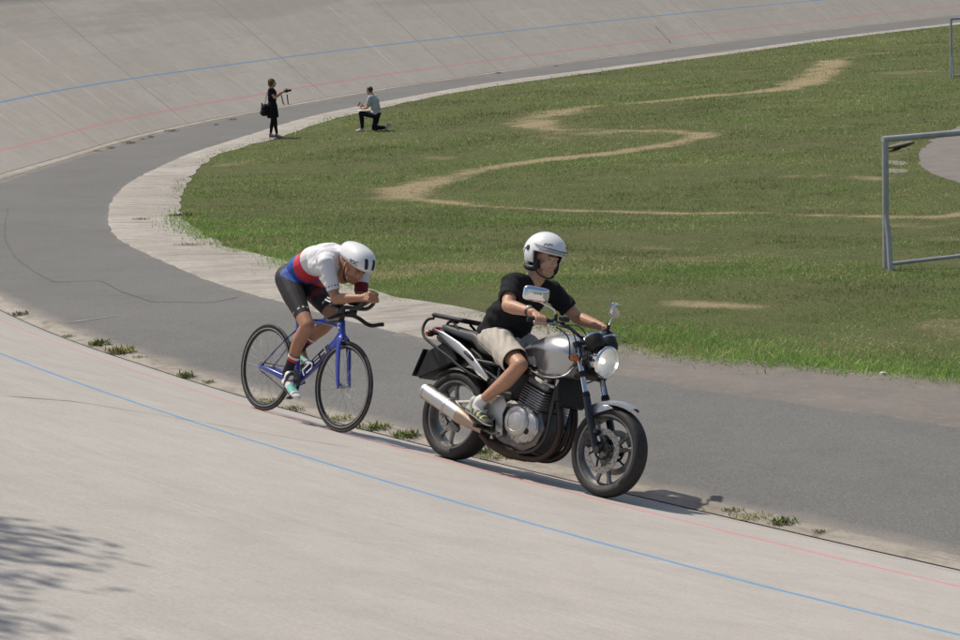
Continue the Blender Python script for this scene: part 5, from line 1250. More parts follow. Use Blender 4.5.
# ------------------------------------------------------------------ racing cyclist (bike frame)
def cyclist():
    HM = frame_mat((.905, 0, 1.225), (.80, -.05, -.60), (.60, 0, .80))
    hip = {s: Vector((.225, s * .092, 1.035)) for s in (-1, 1)}; knee = {-1: Vector((.60, -.125, .730)), 1: Vector((.595, .115, .815))}; ank = {-1: Vector((.425, -.122, .350)), 1: Vector((.225, .122, .530))}
    sh = {s: Vector((.775, s * .165, 1.215)) for s in (-1, 1)}; el = {s: Vector((.885, s * .120, .965)) for s in (-1, 1)}; wr = {s: Vector((1.085, s * .045, 1.005)) for s in (-1, 1)}
    calf = {-1: Vector((-.9, 0, .35)), 1: Vector((-.55, 0, -.8))}
    def torso(mb, k=1.0):
        mb.ell((.185, 0, 1.045), (.125 * k, .150 * k, .120 * k), (0, R(-25), 0)); mb.ell((.30, 0, 1.130), (.14 * k, .135 * k, .115 * k), (0, R(-38), 0)); mb.ell((.43, 0, 1.205), (.15 * k, .140 * k, .112 * k), (0, R(-28), 0)); mb.ell((.58, 0, 1.245), (.16 * k, .158 * k, .112 * k), (0, R(-12), 0))
        mb.capsule((.70, -.115, 1.250), (.70, .115, 1.250), .078 * k); mb.capsule((.58, -.08, 1.19), (.72, -.09, 1.20), .085 * k); mb.capsule((.58, .08, 1.19), (.72, .09, 1.20), .085 * k)
        mb.capsule((.60, 0, 1.29), (.74, 0, 1.285), .065 * k)
    mb = MB(); torso(mb, .97); head(mb, HM); mb.capsule((.72, 0, 1.265), (.855, 0, 1.225), .066, .058)
    for s in (-1, 1):
        leg_shape(mb, hip[s], knee[s], ank[s], 1.0 if s < 0 else .98, calf[s]); arm_shape(mb, sh[s], el[s], wr[s], .98); ft = {-1: Vector((.53, -.128, .225)), 1: Vector((.30, .128, .44))}[s]; mb.capsule(ank[s], ft, .034, .028)
        e, w = el[s], wr[s]; f = (w - e).normalized()
        hand(mb, w, Vector((.96, -s * .12, .22)), Vector((.1, s * .85, .35)), Vector((.1, 0, 1)), (.75, 1.2, .9), (.45, .55), .98, .0)
    hc = head_color(HM, SK_D * 1.15, stubble=.2)
    def col(V, N):
        C = np.tile(SK_D * 1.12, (len(V), 1)); return hc(V, C)
    b = flesh(mb, 'person', M_SKIN, None, .0048, 6, col); world_mesh(b, b_loc, b_rot)
    tag(b, 'racing cyclist in white, red and blue skinsuit crouched on the blue bicycle', 'person'); eyes(HM, b)
    # one-piece suit: white top, red and blue bands, charcoal legs
    mb = MB(); torso(mb, 1.03)
    for s in (-1, 1):
        e = sh[s].lerp(el[s], .74); limb(mb, [(Vector((.70, s * .10, 1.25)), .082), (sh[s], .066), (sh[s].lerp(el[s], .4), .056), (e, .050)])
        k = hip[s].lerp(knee[s], .80); limb(mb, [(hip[s], .094), (hip[s].lerp(knee[s], .35), .087), (hip[s].lerp(knee[s], .70), .067), (k, .062)])
    A0, A1 = np.array([.225, 0, 1.035]), np.array([.70, 0, 1.25]); ax = (A1 - A0) / np.linalg.norm(A1 - A0)
    def suit(V, N):
        t = (V - A0) @ ax - .0 * np.abs(V[:, 1]); C = np.tile([.66, .655, .665], (len(V), 1)).astype(float)
        low = np.clip((1.20 - V[:, 2]) / .2, 0, 1); tb = t + .02 * low
        C[tb < .245] = [.60, .045, .065]; C[tb < .150] = [.030, .085, .33]; C[tb < .045] = [.022, .021, .022]
        leg = (V[:, 2] < 1.02 - .25 * np.clip(V[:, 0] - .25, 0, 1)) & (V[:, 0] < .66) & (V[:, 2] < 1.10); thigh = np.zeros(len(V), bool)
        for s in (-1, 1):
            a, d = np.array(hip[s]), np.array(knee[s] - hip[s]); L = np.linalg.norm(d); d = d / L; q = V - a; u = q @ d; rr = np.linalg.norm(q - u[:, None] * d, axis=1)
            th = (u > .02) & (rr < .105) & (V[:, 1] * s > -.01) & (V[:, 2] < 1.08 - .3 * np.clip(V[:, 0] - .2, 0, 1)); thigh |= th
            C[th] = [.026, .025, .026]
            hem = th & (np.abs(u - L * .72) < .007) & (np.sin(q[:, 1] * 160 + q[:, 0] * 90) > .2); C[hem] = [.62, .62, .6]
            if s > 0:
                inner = th & (V[:, 1] < hip[1].y - .005) & (u > L * .30); C[inner & (u > L * .42) & (np.abs(u - L * .46 - .5 * (V[:, 1] - .06)) < .035)] = [.15, .03, .04]
            # sleeve marks
            a, d = np.array(sh[s]), np.array((el[s] - sh[s])); L = np.linalg.norm(d); d = d / L; q = V - a; u = q @ d; rr = np.linalg.norm(q - u[:, None] * d, axis=1); sl = (u > L * .35) & (rr < .09)
            C[sl & (np.abs(u - L * .66) < .005) & (np.sin(q[:, 1] * 220 + q[:, 0] * 200) > .1)] = [.03, .03, .03]
            if s > 0: C[sl & (u > L * .50)] = [.16, .012, .022]
        seam = (V[:, 2] > 1.2) & (np.abs(V[:, 0] - .66 + .3 * (np.abs(V[:, 1]) - .05)) < .0035) & (np.abs(V[:, 1]) > .03) & (N[:, 2] > .3); C[seam] *= .5
        return C
    fold = lambda V, N: vnoise(V, 34, 5) * .0012 + np.sin((V[:, 0] * 60 - V[:, 2] * 95) + 2 * np.sin(V[:, 1] * 22)) * .0016 * np.clip(np.abs(V[:, 0] - .72) < .12, 0, 1)
    def cut(V):
        k = np.ones(len(V), bool)
        for s in (-1, 1):
            for a, d in ((sh[s].lerp(el[s], .74), el[s] - sh[s]), (hip[s].lerp(knee[s], .80), knee[s] - hip[s])):
                q = V - np.array(a); k &= ~(((q @ np.array(d.normalized())) > .010) & (np.linalg.norm(q, axis=1) < .10))
        q = V - np.array([.795, 0, 1.26]); k &= ~((q @ np.array([.95, 0, .1]) > 0) & (np.linalg.norm(q, axis=1) < .085))
        return k
    flesh(mb, 'skinsuit', M_LYCRA, b, .0055, 6, suit, fold, cut)
    for s in (-1, 1):
        a = ank[s]; d = (knee[s] - a).normalized(); L = (knee[s] - a).length; mb = MB(); limb(mb, [(a + ({-1: Vector((.03, 0, -.04)), 1: Vector((.02, 0, -.03))}[s]), .038), (a, .0365), (a + d * .08, .037), (a + d * L * .36, .048)])
        mb_c = a + d * L * .36
        def sc(V, N, a=a, d=d, L=L):
            u = (V - np.array(a)) @ np.array(d); C = np.tile([.013, .013, .024], (len(V), 1)); C[u > L * .27] = [.50, .035, .05]; C[u > L * .33] = [.70, .69, .67]; return C
        flesh(mb, 'sock', M_LYCRA, b, .005, 3, sc, None, lambda V, a=a, d=d, L=L: (V - np.array(a)) @ np.array(d) < L * .375)
        hl, to = {-1: (Vector((.395, -.126, .268)), Vector((.615, -.130, .165))), 1: (Vector((.150, .124, .478)), Vector((.365, .130, .385)))}[s]
        mb = MB(); shoe_shape(mb, hl, to, (.35, 0, 1), wide=.92); f = (to - hl).normalized(); U = Vector((.35, 0, 1)); U = (U - f * U.dot(f)).normalized()
        def shc(V, N, hl=hl, to=to, f=f, U=U):
            q = (V - np.array(hl)) @ np.array(f) / (to - hl).length; u = (V - np.array(hl)) @ np.array(U); C = np.tile([.74, .74, .72], (len(V), 1)); C[(q > .42) & (q < .72) & (u > .018) & (u < .066)] = [.22, .60, .50]; C[np.abs(q - .24) < .045] = [.05, .05, .05]; C[(np.abs(q - .80) < .02) & (u > .03)] = [.03, .03, .03]; C[u < .012] = [.02, .02, .02]; return C
        flesh(mb, 'shoe', M_SHOE, b, .0048, 10, shc)
    # time-trial helmet
    hM = frame_mat((.930, 0, 1.283), (.985, -.04, -.15), (.15, 0, .985)); h3 = hM.to_3x3(); mb = MB(); P = []
    rows = [(-.195, .010, .02, .025), (-.185, .012, .045, .055), (-.15, .014, .074, .076), (-.10, .010, .094, .092), (-.03, .004, .105, .100), (.04, -.004, .106, .098), (.10, -.016, .095, .088), (.14, -.030, .072, .066), (.158, -.034, .042, .040), (.164, -.038, .015, .015)]
    secs = []
    for x, zc, hw, hz in hermite(rows, 30):
        ring = []
        for j in range(36):
            a = 2 * PI * j / 36; c, s_ = math.cos(a), math.sin(a); low = .62 if s_ < 0 else 1.0
            ring.append(hM @ Vector((x, hw * math.copysign(abs(c) ** .9, c), zc + hz * low * math.copysign(abs(s_) ** .95, s_))))
        secs.append(ring)
    mb.loft(secs); hs = mb.build('helmet', M_WHITEPLASTIC, b, 180)
    from mathutils.bvhtree import BVHTree as _B
    bv = _B.FromPolygons([v.co[:] for v in hs.data.vertices], [p.vertices[:] for p in hs.data.polygons])
    def on(az, el):      # where a ray from the middle of the helmet leaves the shell
        o = hM @ Vector((0, 0, -.01)); d = h3 @ Vector((math.cos(el) * math.cos(az), math.cos(el) * math.sin(az), math.sin(el))); h = bv.ray_cast(o + d * .5, -d); n_ = h[1] if h[1].dot(d) > 0 else -h[1]; return h[0], n_
    for s in (-1, 1):
        mb = MB(); secs = []
        for i in range(9):
            p, n_ = on(s * R(10 + 3 * i / 8), R(-13 + 27 * i / 8)); w = .0135 if 0 < i < 8 else .010; fx = h3 @ Vector((0, 1, 0)); t_ = (fx - n_ * fx.dot(n_)).normalized()
            secs.append([p - t_ * w + n_ * .0012, p + t_ * w + n_ * .0012, p + t_ * w - n_ * .003, p - t_ * w - n_ * .003])
        mb.loft(secs); mb.build('vent', M_BLKPRINT, hs)
        p, n_ = on(s * R(48), R(-5)); fx = h3 @ Vector((s * math.sin(R(50)) * -s, s * math.cos(R(50)), .12)) * (1 if s > 0 else -1)
        fx = h3 @ Vector((-math.sin(s * R(50)), math.cos(s * R(50)), 0)); fx = (fx - n_ * fx.dot(n_)).normalized(); up = n_.cross(fx); up = up if up.dot(h3 @ Vector((0, 0, 1))) > 0 else -up; fx = up.cross(n_)
        T = Matrix((fx, up, n_)).transposed().to_4x4(); T.translation = p + n_ * .002
        tx = text('helmet_lettering', 'POC', .044, M_BLKPRINT, hs, T, .0006, .0012); cen = hM @ Vector((0, 0, -.01))
        for v in tx.data.vertices:      # printed on: follows the curve of the shell
            q = T @ v.co; d = (q - cen).normalized(); h = bv.ray_cast(cen + d * .5, -d); v.co = v.co if h[0] is None else T.inverted() @ (h[0] + d * (.0008 + .0008 * (v.co.z > 0)))
        mb = MB(); P = hermite([xf(HM, (.0, s * .082, .01)), xf(HM, (.01, s * .076, -.05)), xf(HM, (.040, s * .055, -.105)), xf(HM, (.052, 0, -.122))], 10); mb.tube([Vector(q) for q in P], .006, 6, flat=.5); mb.build('chin_strap', M_BLKPRINT, hs)
    return b
cyclist()
# ================================================================== SPECTATORS AND SMALL THINGS
def bystander_head_col(HM, skin, hair, line):
    return head_color(HM, skin, hair, line)
def woman():
    loc = at(274.5, 138) + Vector((0, 0, .004)); rz = R(-4); rot = Euler((0, 0, rz)).to_matrix()
    HM = frame_mat((.03, 0, 1.545), (1, 0, -.08), (.08, 0, 1)); mb = MB(); head(mb, HM, .004)
    hip = {s: Vector((0, s * .09, .88)) for s in (-1, 1)}; kn = {-1: Vector((.07, -.09, .47)), 1: Vector((-.04, .09, .47))}; an = {-1: Vector((.09, -.10, .085)), 1: Vector((-.11, .10, .085))}
    sh = {s: Vector((-.01, s * .165, 1.355)) for s in (-1, 1)}; el = {s: Vector((.10, s * .17, 1.14)) for s in (-1, 1)}; wr = {-1: Vector((.30, -.07, 1.285)), 1: Vector((.31, .06, 1.275))}
    def trunk(mb, k):
        mb.ell((-.01, 0, .93), (.125 * k, .165 * k, .14 * k)); mb.ell((.0, 0, 1.10), (.115 * k, .145 * k, .16 * k)); mb.ell((.01, 0, 1.25), (.12 * k, .16 * k, .14 * k)); mb.capsule((-.015, -.11, 1.36), (-.015, .11, 1.36), .055 * k)
    trunk(mb, .95); mb.capsule((-.01, 0, 1.36), (.01, 0, 1.47), .055, .05)
    for s in (-1, 1):
        leg_shape(mb, hip[s], kn[s], an[s], .92, Vector((-1, 0, 0))); arm_shape(mb, sh[s], el[s], wr[s], .85); mb.capsule(an[s], an[s] + Vector((.12, 0, -.05)), .034, .028); hand(mb, wr[s], Vector((.8, -s * .1, .25)), Vector((-.1, s * .9, .2)), Vector((0, 0, 1)), (.6, .9, .6), (.4, .5), .92)
    hair = np.array([.13, .085, .045])
    hc = bystander_head_col(HM, SK_P, hair, lambda x, y, z: (z > .055) | ((x < .015) & (z > -.075)) | ((np.abs(y) > .062) & (x < .045) & (z > -.06)))
    b = flesh(mb, 'person', M_SKIN, None, .007, 4, lambda V, N: hc(V, np.tile(SK_P * .95, (len(V), 1)))); world_mesh(b, loc, rot)
    tag(b, 'woman in short black dress and leggings standing at the grass edge with a camera', 'person')
    mb = MB(); mb.ell(xf(HM, (-.022, 0, .030)), (.105, .092, .100)); mb.ell(xf(HM, (-.045, 0, -.035)), (.075, .088, .07))
    flesh(mb, 'hair', M_CLOTH, b, .007, 3, lambda V, N: np.outer(1 + .35 * np.sin(V[:, 1] * 160 + V[:, 2] * 40), hair), lambda V, N: .003 * np.sin(V[:, 1] * 200), lambda V: ~(((V - np.array(xf(HM, (0, 0, 0)))) @ np.array([1, 0, -.28])) > .052))
    mb = MB(); trunk(mb, 1.08)
    for k in range(12):
        a = 2 * PI * k / 12; mb.capsule((-.01 + .09 * math.cos(a), .13 * math.sin(a), .90), (-.01 + .135 * math.cos(a), .19 * math.sin(a), .60), .06, .035)
    mb.ell((-.01, 0, .75), (.15, .20, .22))
    for s in (-1, 1): limb(mb, [(Vector((-.01, s * .12, 1.35)), .066), (sh[s], .064), (sh[s].lerp(el[s], .35), .058)])
    flesh(mb, 'dress', M_CLOTH, b, .009, 5, lambda V, N: np.tile([.012, .012, .014], (len(V), 1)), lambda V, N: vnoise(V, 22, 4) * .004)
    for s in (-1, 1):
        mb = MB(); limb(mb, [(hip[s], .088), (kn[s], .056), (kn[s].lerp(an[s], .35) - Vector((.012, 0, 0)), .055), (an[s] + Vector((0, 0, .06)), .037)]); flesh(mb, 'legging', M_CLOTH, b, .008, 3, lambda V, N: np.tile([.010, .010, .012], (len(V), 1)))
        mb = MB(); shoe_shape(mb, an[s] + Vector((-.06, 0, -.083)), an[s] + Vector((.18, 0, -.083)), (0, 0, 1), .9); flesh(mb, 'shoe', M_SHOE, b, .007, 3, lambda V, N: np.where((V[:, 2] < .025)[:, None], [.5, .5, .48], [.05, .05, .055]))
    W = lambda p: Vector(loc) + rot @ Vector(p)
    # camera in her hands
    c = tag(empty('photo_camera', W((.42, 0, 1.31)), rot @ Euler((0, R(-8), 0)).to_matrix()), 'black camera held out in both hands by the standing woman', 'camera')
    mb = MB(); mb.box((0, 0, 0), (.07, .14, .095), bevel=.012); mb.box((0, 0, .058), (.055, .06, .03), bevel=.01); mb.box((.02, -.055, 0), (.05, .035, .09), bevel=.01); mb.build('camera_body', M_BLACK, c)
    mb = MB(); mb.lathe((.03, 0, 0), (1, 0, 0), [(0, .036), (.04, .038), (.05, .035), (.10, .036), (.105, .030)], 20); ln = mb.build('lens', M_BLACK, c)
    mb = MB(); mb.lathe((.13, 0, 0), (1, 0, 0), [(0, .029), (.004, .020), (.006, .001)], 16); mb.build('front_glass', M_GLASS, ln)
    # shoulder bag
    g = tag(empty('shoulder_bag', W((-.19, -.10, .80)), rot), 'black shoulder bag hanging behind the standing woman', 'bag')
    mb = MB(); mb.ell((0, 0, .02), (.13, .18, .16)); mb.ell((-.02, 0, -.06), (.14, .19, .11)); mb.capsule((-.08, 0, .05), (-.10, .03, .19), .04, .02); mb.capsule((.0, -.14, .10), (.0, .14, .10), .035); o = flesh(mb, 'bag_body', M_CLOTH, g, .009, 3, lambda V, N: np.tile([.012, .012, .013], (len(V), 1)), lambda V, N: vnoise(V, 25, 14) * .005)
    mb = MB(); mb.tube([Vector(p) for p in hermite([(-.0, .06, .12), (.06, .03, .38), (.16, .0, .60), (.19, -.06, .615), (.20, -.09, .56)], 16)], .012, 6, flat=.4); mb.tube([Vector(p) for p in hermite([(.0, -.10, .12), (.05, -.09, .36), (.14, -.06, .58), (.19, -.05, .612)], 14)], .012, 6, flat=.4); mb.build('bag_strap', M_BLACK, g)
woman()

def kneeling_man():
    loc = at(376, 131) + Vector((0, 0, .0)); rz = R(160); rot = Euler((0, 0, rz)).to_matrix()
    HM = frame_mat((.13, 0, 1.165), (1, .02, -.12), (.12, 0, 1)); mb = MB(); head(mb, HM, .002)
    hip = {1: Vector((-.02, .09, .46)), -1: Vector((-.02, -.09, .45))}; kn = {1: Vector((.395, .10, .525)), -1: Vector((.10, -.10, .065))}; an = {1: Vector((.375, .105, .095)), -1: Vector((-.24, -.11, .085))}
    sh = {s: Vector((.055, s * .185, .965)) for s in (-1, 1)}; el = {1: Vector((.13, .235, .70)), -1: Vector((.16, -.22, .71))}; wr = {1: Vector((.345, .10, .665)), -1: Vector((.36, -.05, .72))}
    def trunk(mb, k):
        mb.ell((-.02, 0, .52), (.135 * k, .17 * k, .125 * k)); mb.ell((-.02, 0, .70), (.125 * k, .16 * k, .17 * k)); mb.ell((.01, 0, .85), (.13 * k, .175 * k, .14 * k)); mb.capsule((.03, -.125, .965), (.03, .125, .965), .062 * k)
    trunk(mb, .95); mb.capsule((.04, 0, .97), (.10, 0, 1.09), .06, .056)
    for s in (-1, 1):
        leg_shape(mb, hip[s], kn[s], an[s], .97, {1: Vector((-1, 0, 0)), -1: Vector((0, 0, 1))}[s]); arm_shape(mb, sh[s], el[s], wr[s], .97); mb.capsule(an[s], an[s] + {1: Vector((.12, 0, -.05)), -1: Vector((-.05, 0, -.04))}[s], .034, .03)
        hand(mb, wr[s], Vector((.9, -s * .3, .15)), Vector((0, s * .6, -.5)) if s > 0 else Vector((-.2, -.6, -.4)), Vector((0, 0, 1)), (.5, .6, .4), (.35, .4), 1.0)
    hair = np.array([.045, .028, .018])
    hc = bystander_head_col(HM, SK_P, hair, lambda x, y, z: (z > .062) | ((x < -.005) & (z > -.055)) | ((np.abs(y) > .062) & (x < .03) & (z > -.005)))
    b = flesh(mb, 'person', M_SKIN, None, .007, 4, lambda V, N: hc(V, np.tile(SK_P, (len(V), 1)))); world_mesh(b, loc, rot)
    tag(b, 'man in grey T-shirt and dark trousers kneeling on one knee in the grass', 'person')
    mb = MB(); trunk(mb, 1.09)
    for s in (-1, 1): limb(mb, [(Vector((.03, s * .12, .965)), .074), (sh[s], .070), (sh[s].lerp(el[s], .62), .062)])
    flesh(mb, 't_shirt', M_CLOTH, b, .009, 5, lambda V, N: np.tile([.43, .44, .445], (len(V), 1)), lambda V, N: vnoise(V, 24, 6) * .006, lambda V: V[:, 2] > .465)
    mb = MB(); mb.ell((-.025, 0, .50), (.145, .182, .12))
    for s in (-1, 1): limb(mb, [(hip[s], .10), (kn[s], .070), (kn[s].lerp(an[s], .35) + {1: Vector((-.012, 0, 0)), -1: Vector((0, 0, .012))}[s], .070), (kn[s].lerp(an[s], .96), .050)])
    flesh(mb, 'trousers', M_CLOTH, b, .009, 4, lambda V, N: np.tile([.014, .015, .024], (len(V), 1)), lambda V, N: vnoise(V, 26, 9) * .004)
    for s, (h_, t_, u_) in {1: ((.315, .105, .005), (.585, .115, .005), (0, 0, 1)), -1: ((-.32, -.11, .25), (-.25, -.11, .01), (-.9, 0, .3))}.items():
        mb = MB(); shoe_shape(mb, h_, t_, u_); flesh(mb, 'shoe', M_SHOE, b, .007, 3, lambda V, N: np.tile([.50, .47, .44], (len(V), 1)))
    W = lambda p: Vector(loc) + rot @ Vector(p)
    p = tag(empty('phone', W((.49, .0, .775)), rot @ Euler((0, R(-35), 0)).to_matrix()), 'dark phone held up in the hand of the kneeling man', 'phone')
    mb = MB(); mb.box((0, 0, 0), (.010, .075, .155), bevel=.004); mb.build('phone_case', M_BLACK, p)
    mb = MB(); mb.box((-.0062, 0, 0), (.0015, .066, .138)); mb.build('screen', mat('dark glass', C3(.02, .025, .03), .1), p)
    mb = MB(); secs = [[Vector((x, y, .012 * math.sin(x * 20) + .006 * math.sin(y * 30) + dz)) for y, dz in ((-.10, 0), (0, .004), (.10, 0), (.10, .003), (0, .007), (-.10, .003))] for x in np.linspace(-.12, .12, 7)]; mb.loft(secs)
    o = mb.build('paper_sheet', mat('white paper', C3(.78, .77, .73), .8, var=.04), None); world_mesh(o, W((.39, .09, .605)), rot @ Euler((0, R(6), 0)).to_matrix()); tag(o, 'white paper lying on the raised knee of the kneeling man', 'paper')
kneeling_man()

# ---- goals
M_GALV = mat('galvanised tube', C3(.42, .43, .44), .5, .35, var=.12, sc=12, grime=C3(.30, .30, .29))
def goal(H=2.0):
    g = empty('football_goal', (0, 0, 0))     # x along the mouth, y backwards, z up; origin at the foot of one post
    for x, s in ((0, 1), (3.0, -1)):
        mb = MB(); mb.tube([(x, 0, 0), (x, 0, H)], .042, 14); mb.build('post', M_GALV, g)
        mb = MB(); mb.tube([(x, .0, .46 * H), (x + s * .0, -.07, .25 * H), (x - s * .03, -.15, .0)], .036, 10); mb.build('brace', M_GALV, g)
    mb = MB(); mb.tube([(-.042, 0, H), (3.042, 0, H)], .042, 14); mb.build('crossbar', M_GALV, g)
    mb = MB(); mb.tube([(0, .02, .07), (3.0, .02, .07)], .026, 10); mb.build('ground_bar', M_GALV, g)
    return g
g1 = goal(1.74); g1.location = at(886, 270); g1.rotation_euler = (0, 0, R(22))
tag(g1, 'grey metal goal frame standing in the grass beside the asphalt patch', 'goal', 'goal frames on the infield')
g2 = goal(2.0); g2.location = at(951, 78); g2.rotation_euler = (0, 0, R(28)); tag(g2, 'distant grey metal goal frame in the far corner of the grass', 'goal', 'goal frames on the infield')
# ---- weeds growing in the kerb and slab joints
M_WEED = vcmat('weed leaves', .7, 0, 50, 0, .2, .15)
def weed(seed, rad, hgt, n, tone):
    r = np.random.default_rng(seed); V, C = [], []
    for i in range(n):
        a = r.uniform(0, 2 * PI); d = rad * r.random() ** .7; b = np.array([d * math.cos(a), d * math.sin(a) * .6, 0]); a = r.uniform(0, 2 * PI); L = .75 * hgt * r.uniform(.3, 1.15); o = np.array([math.cos(a), math.sin(a), 0]); up = np.array([0, 0, 1.])
        dr = o * r.uniform(.2, 1.1) + up * r.uniform(.2, 1.1) + r.normal(0, .25, 3); dr /= np.linalg.norm(dr); sd = np.cross(dr, up); sd /= np.linalg.norm(sd) + 1e-9; w = L * r.uniform(.05, .12)
        p1 = b + dr * L * .5; p2 = b + dr * L * .95 - up * L * .08; V += [b - sd * .15 * w, b + sd * .15 * w, p1 + sd * w, p1 - sd * w, p2 + sd * .25 * w, p2 - sd * .25 * w]
        c = np.array(tone) * r.uniform(.65, 1.35); c = c if r.random() > .18 else np.array([.30, .26, .12]); C += [c] * 6
    V = np.array(V); k = len(V) // 6; F = np.concatenate([[(6*i, 6*i+1, 6*i+2, 6*i+3), (6*i+3, 6*i+2, 6*i+4, 6*i+5)] for i in range(k)])
    return V, F, np.array(C)
G_, Y_, D_ = (.14, .19, .055), (.28, .28, .11), (.11, .125, .05)
KERBW = 'weeds along the kerb'
weeds = [(19, 316, .11, .07, 40, D_, 'dark low weed at the left picture edge beside the near kerb'), (68, 338, .07, .05, 26, D_, 'small weed in the near kerb joint at the left'), (99, 346, .11, .10, 60, G_, 'tall green weed on the near kerb at the left'), (120, 354, .15, .11, 80, Y_, 'yellowish green weed clump on the near kerb, widest at the left'), (140, 359, .08, .04, 24, D_, 'flat dry weed right of the yellowish kerb clump'),
 (186, 378, .08, .09, 34, G_, 'upright green weed on the kerb left of the bicycle'), (209, 384, .06, .05, 24, G_, 'small weed on the kerb just left of the bicycle rear wheel'), (265, 403, .13, .05, 50, Y_, 'yellow green weed behind the bicycle rear wheel'), (292, 411, .12, .06, 44, D_, 'dull weed on the kerb between the bicycle wheels'), (338, 421, .15, .06, 70, Y_, 'yellow green weed seen through the bicycle front wheel'), (374, 430, .14, .08, 70, G_, 'green weed on the kerb just right of the bicycle'), (407, 438, .11, .09, 60, G_, 'bushy weed on the kerb behind the motorcycle'), (482, 455, .10, .08, 44, G_, 'weed under the motorcycle exhaust'), (498, 459, .14, .06, 60, Y_, 'yellowish weed beneath the motorcycle engine'),
 (733, 513, .08, .05, 26, D_, 'thin dark weed on the kerb right of the motorcycle shadow'), (751, 519, .15, .05, 60, Y_, 'yellow dried weed on the kerb right of the motorcycle'), (783, 525, .09, .07, 46, G_, 'dark green weed at the right end of the kerb clumps'), (819, 534, .04, .04, 18, D_, 'tiny weed on the kerb near the right'),
 (140, 220.5, .16, .07, 60, Y_, 'dry weed in a joint of the pale concrete edging'), (181, 217, .20, .10, 80, D_, 'dark grass tuft at the tip of the lawn bend'), (188, 246, .24, .06, 70, D_, 'dark flat tuft on the concrete edging below the lawn bend')]
for i, (px, py, rd, hg, n, tone, lab) in enumerate(weeds):
    V, Fq, Cc = weed(40 + i, rd, hg, int(n * 4), tone); o = np_mesh('weed', V, Fq, M_WEED, None, False, cols={'Col': Cc}); o.location = at(px, py) + Vector((0, 0, .012)); tag(o, lab, 'weed', KERBW)
V, Fq, Cc = weed(90, .22, .10, 160, D_); wm = None
for i, (px, py) in enumerate([(98, 151.5), (111, 148.5), (129, 143.5), (143, 139.5), (151, 137.5), (172, 131.5), (216, 125), (232, 120), (498, 73.5), (556, 66)]):
    if wm is None: wm = np_mesh('weed', V, Fq, M_WEED, None, False, cols={'Col': Cc}); o = wm
    else: o = link(wm.copy())
    o.location = at(px, py) + Vector((0, 0, .012)); o.rotation_euler = (0, 0, i * 1.3); o.scale = (.62 + .25 * (i % 3),) * 3; tag(o, 'dark weed tuft on the pale kerb of the far banked bend', 'weed', 'weeds along the far kerb')

# ---- two thin stakes at the foot of the far bank, plank, stones
M_WOOD = mat('weathered wood', C3(.16, .135, .105), .9, var=.35, sc=20, bump=.3)
for (px, py), (lx, ly), lab in (((284, 105), -.06, 'left one of two thin dark stakes at the far bank behind the woman'.split('|')), ((288.3, 104.4), -.02, 'right one of two thin dark stakes at the far bank behind the woman'.split('|'))) if False else ():
    pass
for (px, py), lean, lab in (((284, 105.5), -.07, 'slanting thin dark stake at the foot of the far bank'), ((288.3, 104.8), -.02, 'upright thin dark stake at the foot of the far bank')):
    mb = MB(); mb.tube([(0, 0, -.02), (lean * .5, 0, .17), (lean, 0, .34)], [.022, .021, .019], 8); mb.lathe((lean, 0, .34), (0, 0, 1), [(0, .024), (.02, .024), (.026, .012)], 8); o = mb.build('stake', M_BLACK, None); o.location = at(px, py); tag(o, lab, 'stake', 'stakes at the far bank')
a, b = at(888, 152), at(911, 143.5); mb = MB(); d = b - a; d.z = 0; L = d.length; mb.box((0, 0, .04), (L, .16, .05), (R(4), R(2), 0), .008); mb.box((L * .1, .10, .03), (L * .6, .06, .05), (0, 0, R(4)), .006)
o = mb.build('plank', M_WOOD, None); o.location = (a + b) / 2 + Vector((0, 0, .03)); o.rotation_euler = (0, 0, math.atan2(d.y, d.x)); tag(o, 'weathered grey plank lying in the grass by the asphalt patch', 'plank')
M_STONE = mat('grey stone', C3(.19, .172, .15), .9, var=.3, sc=10, bump=.4, grime=C3(.12, .11, .07))
M_PEBBLE = mat('pale pebble', C3(.50, .48, .44), .85, var=.15, sc=40)
def slab(name, px, py, sx, sy, h, lab, cat, seed):
    r = np.random.default_rng(seed); n = 18; out = [(sx * (.85 + .25 * r.random()) * math.cos(2 * PI * i / n), sy * (.85 + .25 * r.random()) * math.sin(2 * PI * i / n)) for i in range(n)]
    mb = MB(); mb.loft([[Vector((x, y, -.03)) for x, y in out], [Vector((x, y, h * .7)) for x, y in out], [Vector((x * .92, y * .92, h)) for x, y in out], [Vector((x * .3, y * .3, h * 1.05)) for x, y in out]]); o = mb.build(name, M_PEBBLE if cat == 'pebble' else M_STONE, None, 60); o.location = at(px, py); tag(o, lab, cat)
slab('stone_slab', 897, 163, .22, .5, .012, 'upper flat grey slab sunk in the grass beside the asphalt patch', 'slab', 3)
slab('stone_slab', 895, 171, .26, .4, .012, 'lower flat grey slab sunk in the grass beside the asphalt patch', 'slab', 4)
slab('pebble', 883, 375.5, .03, .03, .03, 'pale pebble at the lawn edge on the right', 'pebble', 6)

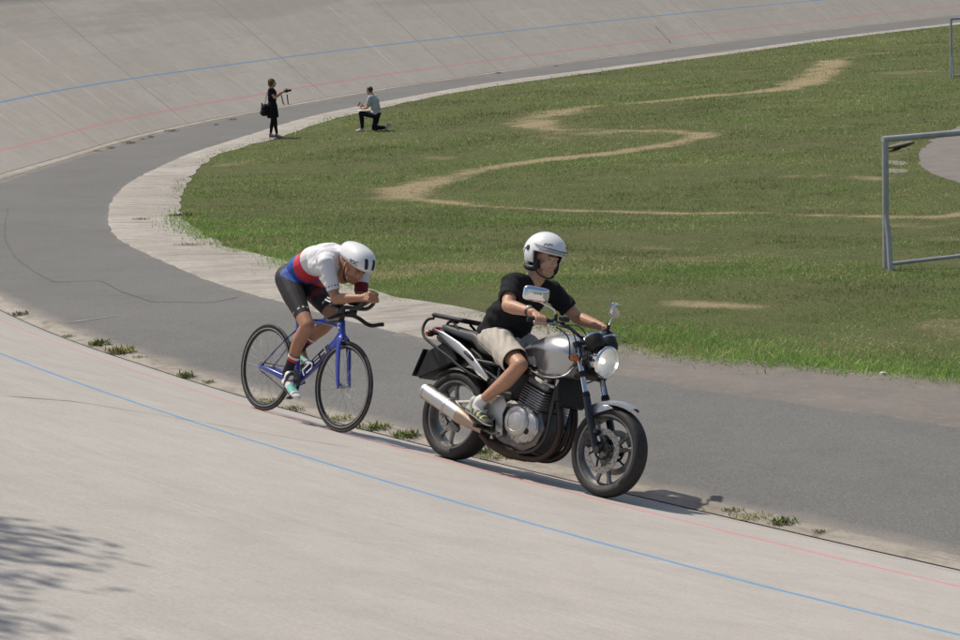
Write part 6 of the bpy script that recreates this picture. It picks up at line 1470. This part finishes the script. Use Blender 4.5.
# ---- tree on the outside of the bank; only its shade reaches the picture
def tree():
    h = BANK.ray_cast(Vector((-7.2, 7.2, 30)), Vector((0, 0, -1)))[0]; base = Vector((-7.2, 7.2, h.z - .1 if h is not None else 0)); t = tag(empty('broadleaf_tree', base), 'leafy tree on the outer side of the bank casting shade at lower left', 'tree')
    r = np.random.default_rng(77); top = Vector((-5.72, 7.95, 7.8)) - base; mb = MB()
    mb.tube([Vector(p) for p in hermite([(0, 0, 0), (.1, .05, 1.6), (.5, .3, 3.0), tuple(top * .8 + Vector((-.5, -.2, .6)))], 14)], [.20 - .009 * i for i in range(14)], 10)
    V, C = [], []; tips = []
    for k in range(30):
        d = Vector((r.normal(), r.normal() * 1.15, r.normal() * .55)); d.normalize(); a = top * .72 + Vector((-.5, -.1, .6)) * .7; e = top + Vector((d.x * 1.55, d.y * 1.6, d.z * .9)); P = [Vector(p) for p in hermite([tuple(a), tuple(a.lerp(e, .5) + Vector((0, 0, .25))), tuple(e)], 7)]
        mb.tube(P, [.045 - .0055 * i for i in range(7)], 6)
        for q in P[2:]:
            tips.append((q, d))
    for k in range(9):      # twigs reaching out over the track
        e = top + Vector((1.35 + .5 * r.random(), -1.3 + .42 * k * .8, -.5 + .3 * r.random())); a = top + Vector((.2, -.8 + .2 * k, 0)); P = [a.lerp(e, f) + Vector((0, 0, .15 * math.sin(f * PI))) for f in np.linspace(0, 1, 9)]; mb.tube(P, [.022 - .002 * i for i in range(9)], 5); d = (e - a).normalized(); tips += [(q, d) for q in P]
    mb.build('trunk', mat('bark', C3(.13, .10, .075), .95, var=.35, sc=14, bump=.6), t)
    for q, d in tips:
        for j in range(74):
            c = np.array(q) + r.normal(0, .13, 3) * np.array([1.7, .55, .6]); n_ = r.normal(size=3); n_ /= np.linalg.norm(n_); u = np.cross(n_, r.normal(size=3)); u /= np.linalg.norm(u); v = np.cross(n_, u); s = r.uniform(.03, .055)
            V += [c - u * s * 1.4, c + v * s * .6, c + u * s * 1.4, c - v * s * .6]; C += [np.array([.05, .09, .025]) * r.uniform(.7, 1.4)] * 4
    np_mesh('crown', np.array(V), np.arange(len(V)).reshape(-1, 4), M_BLADE, t, False, cols={'Col': np.array(C)})
tree()
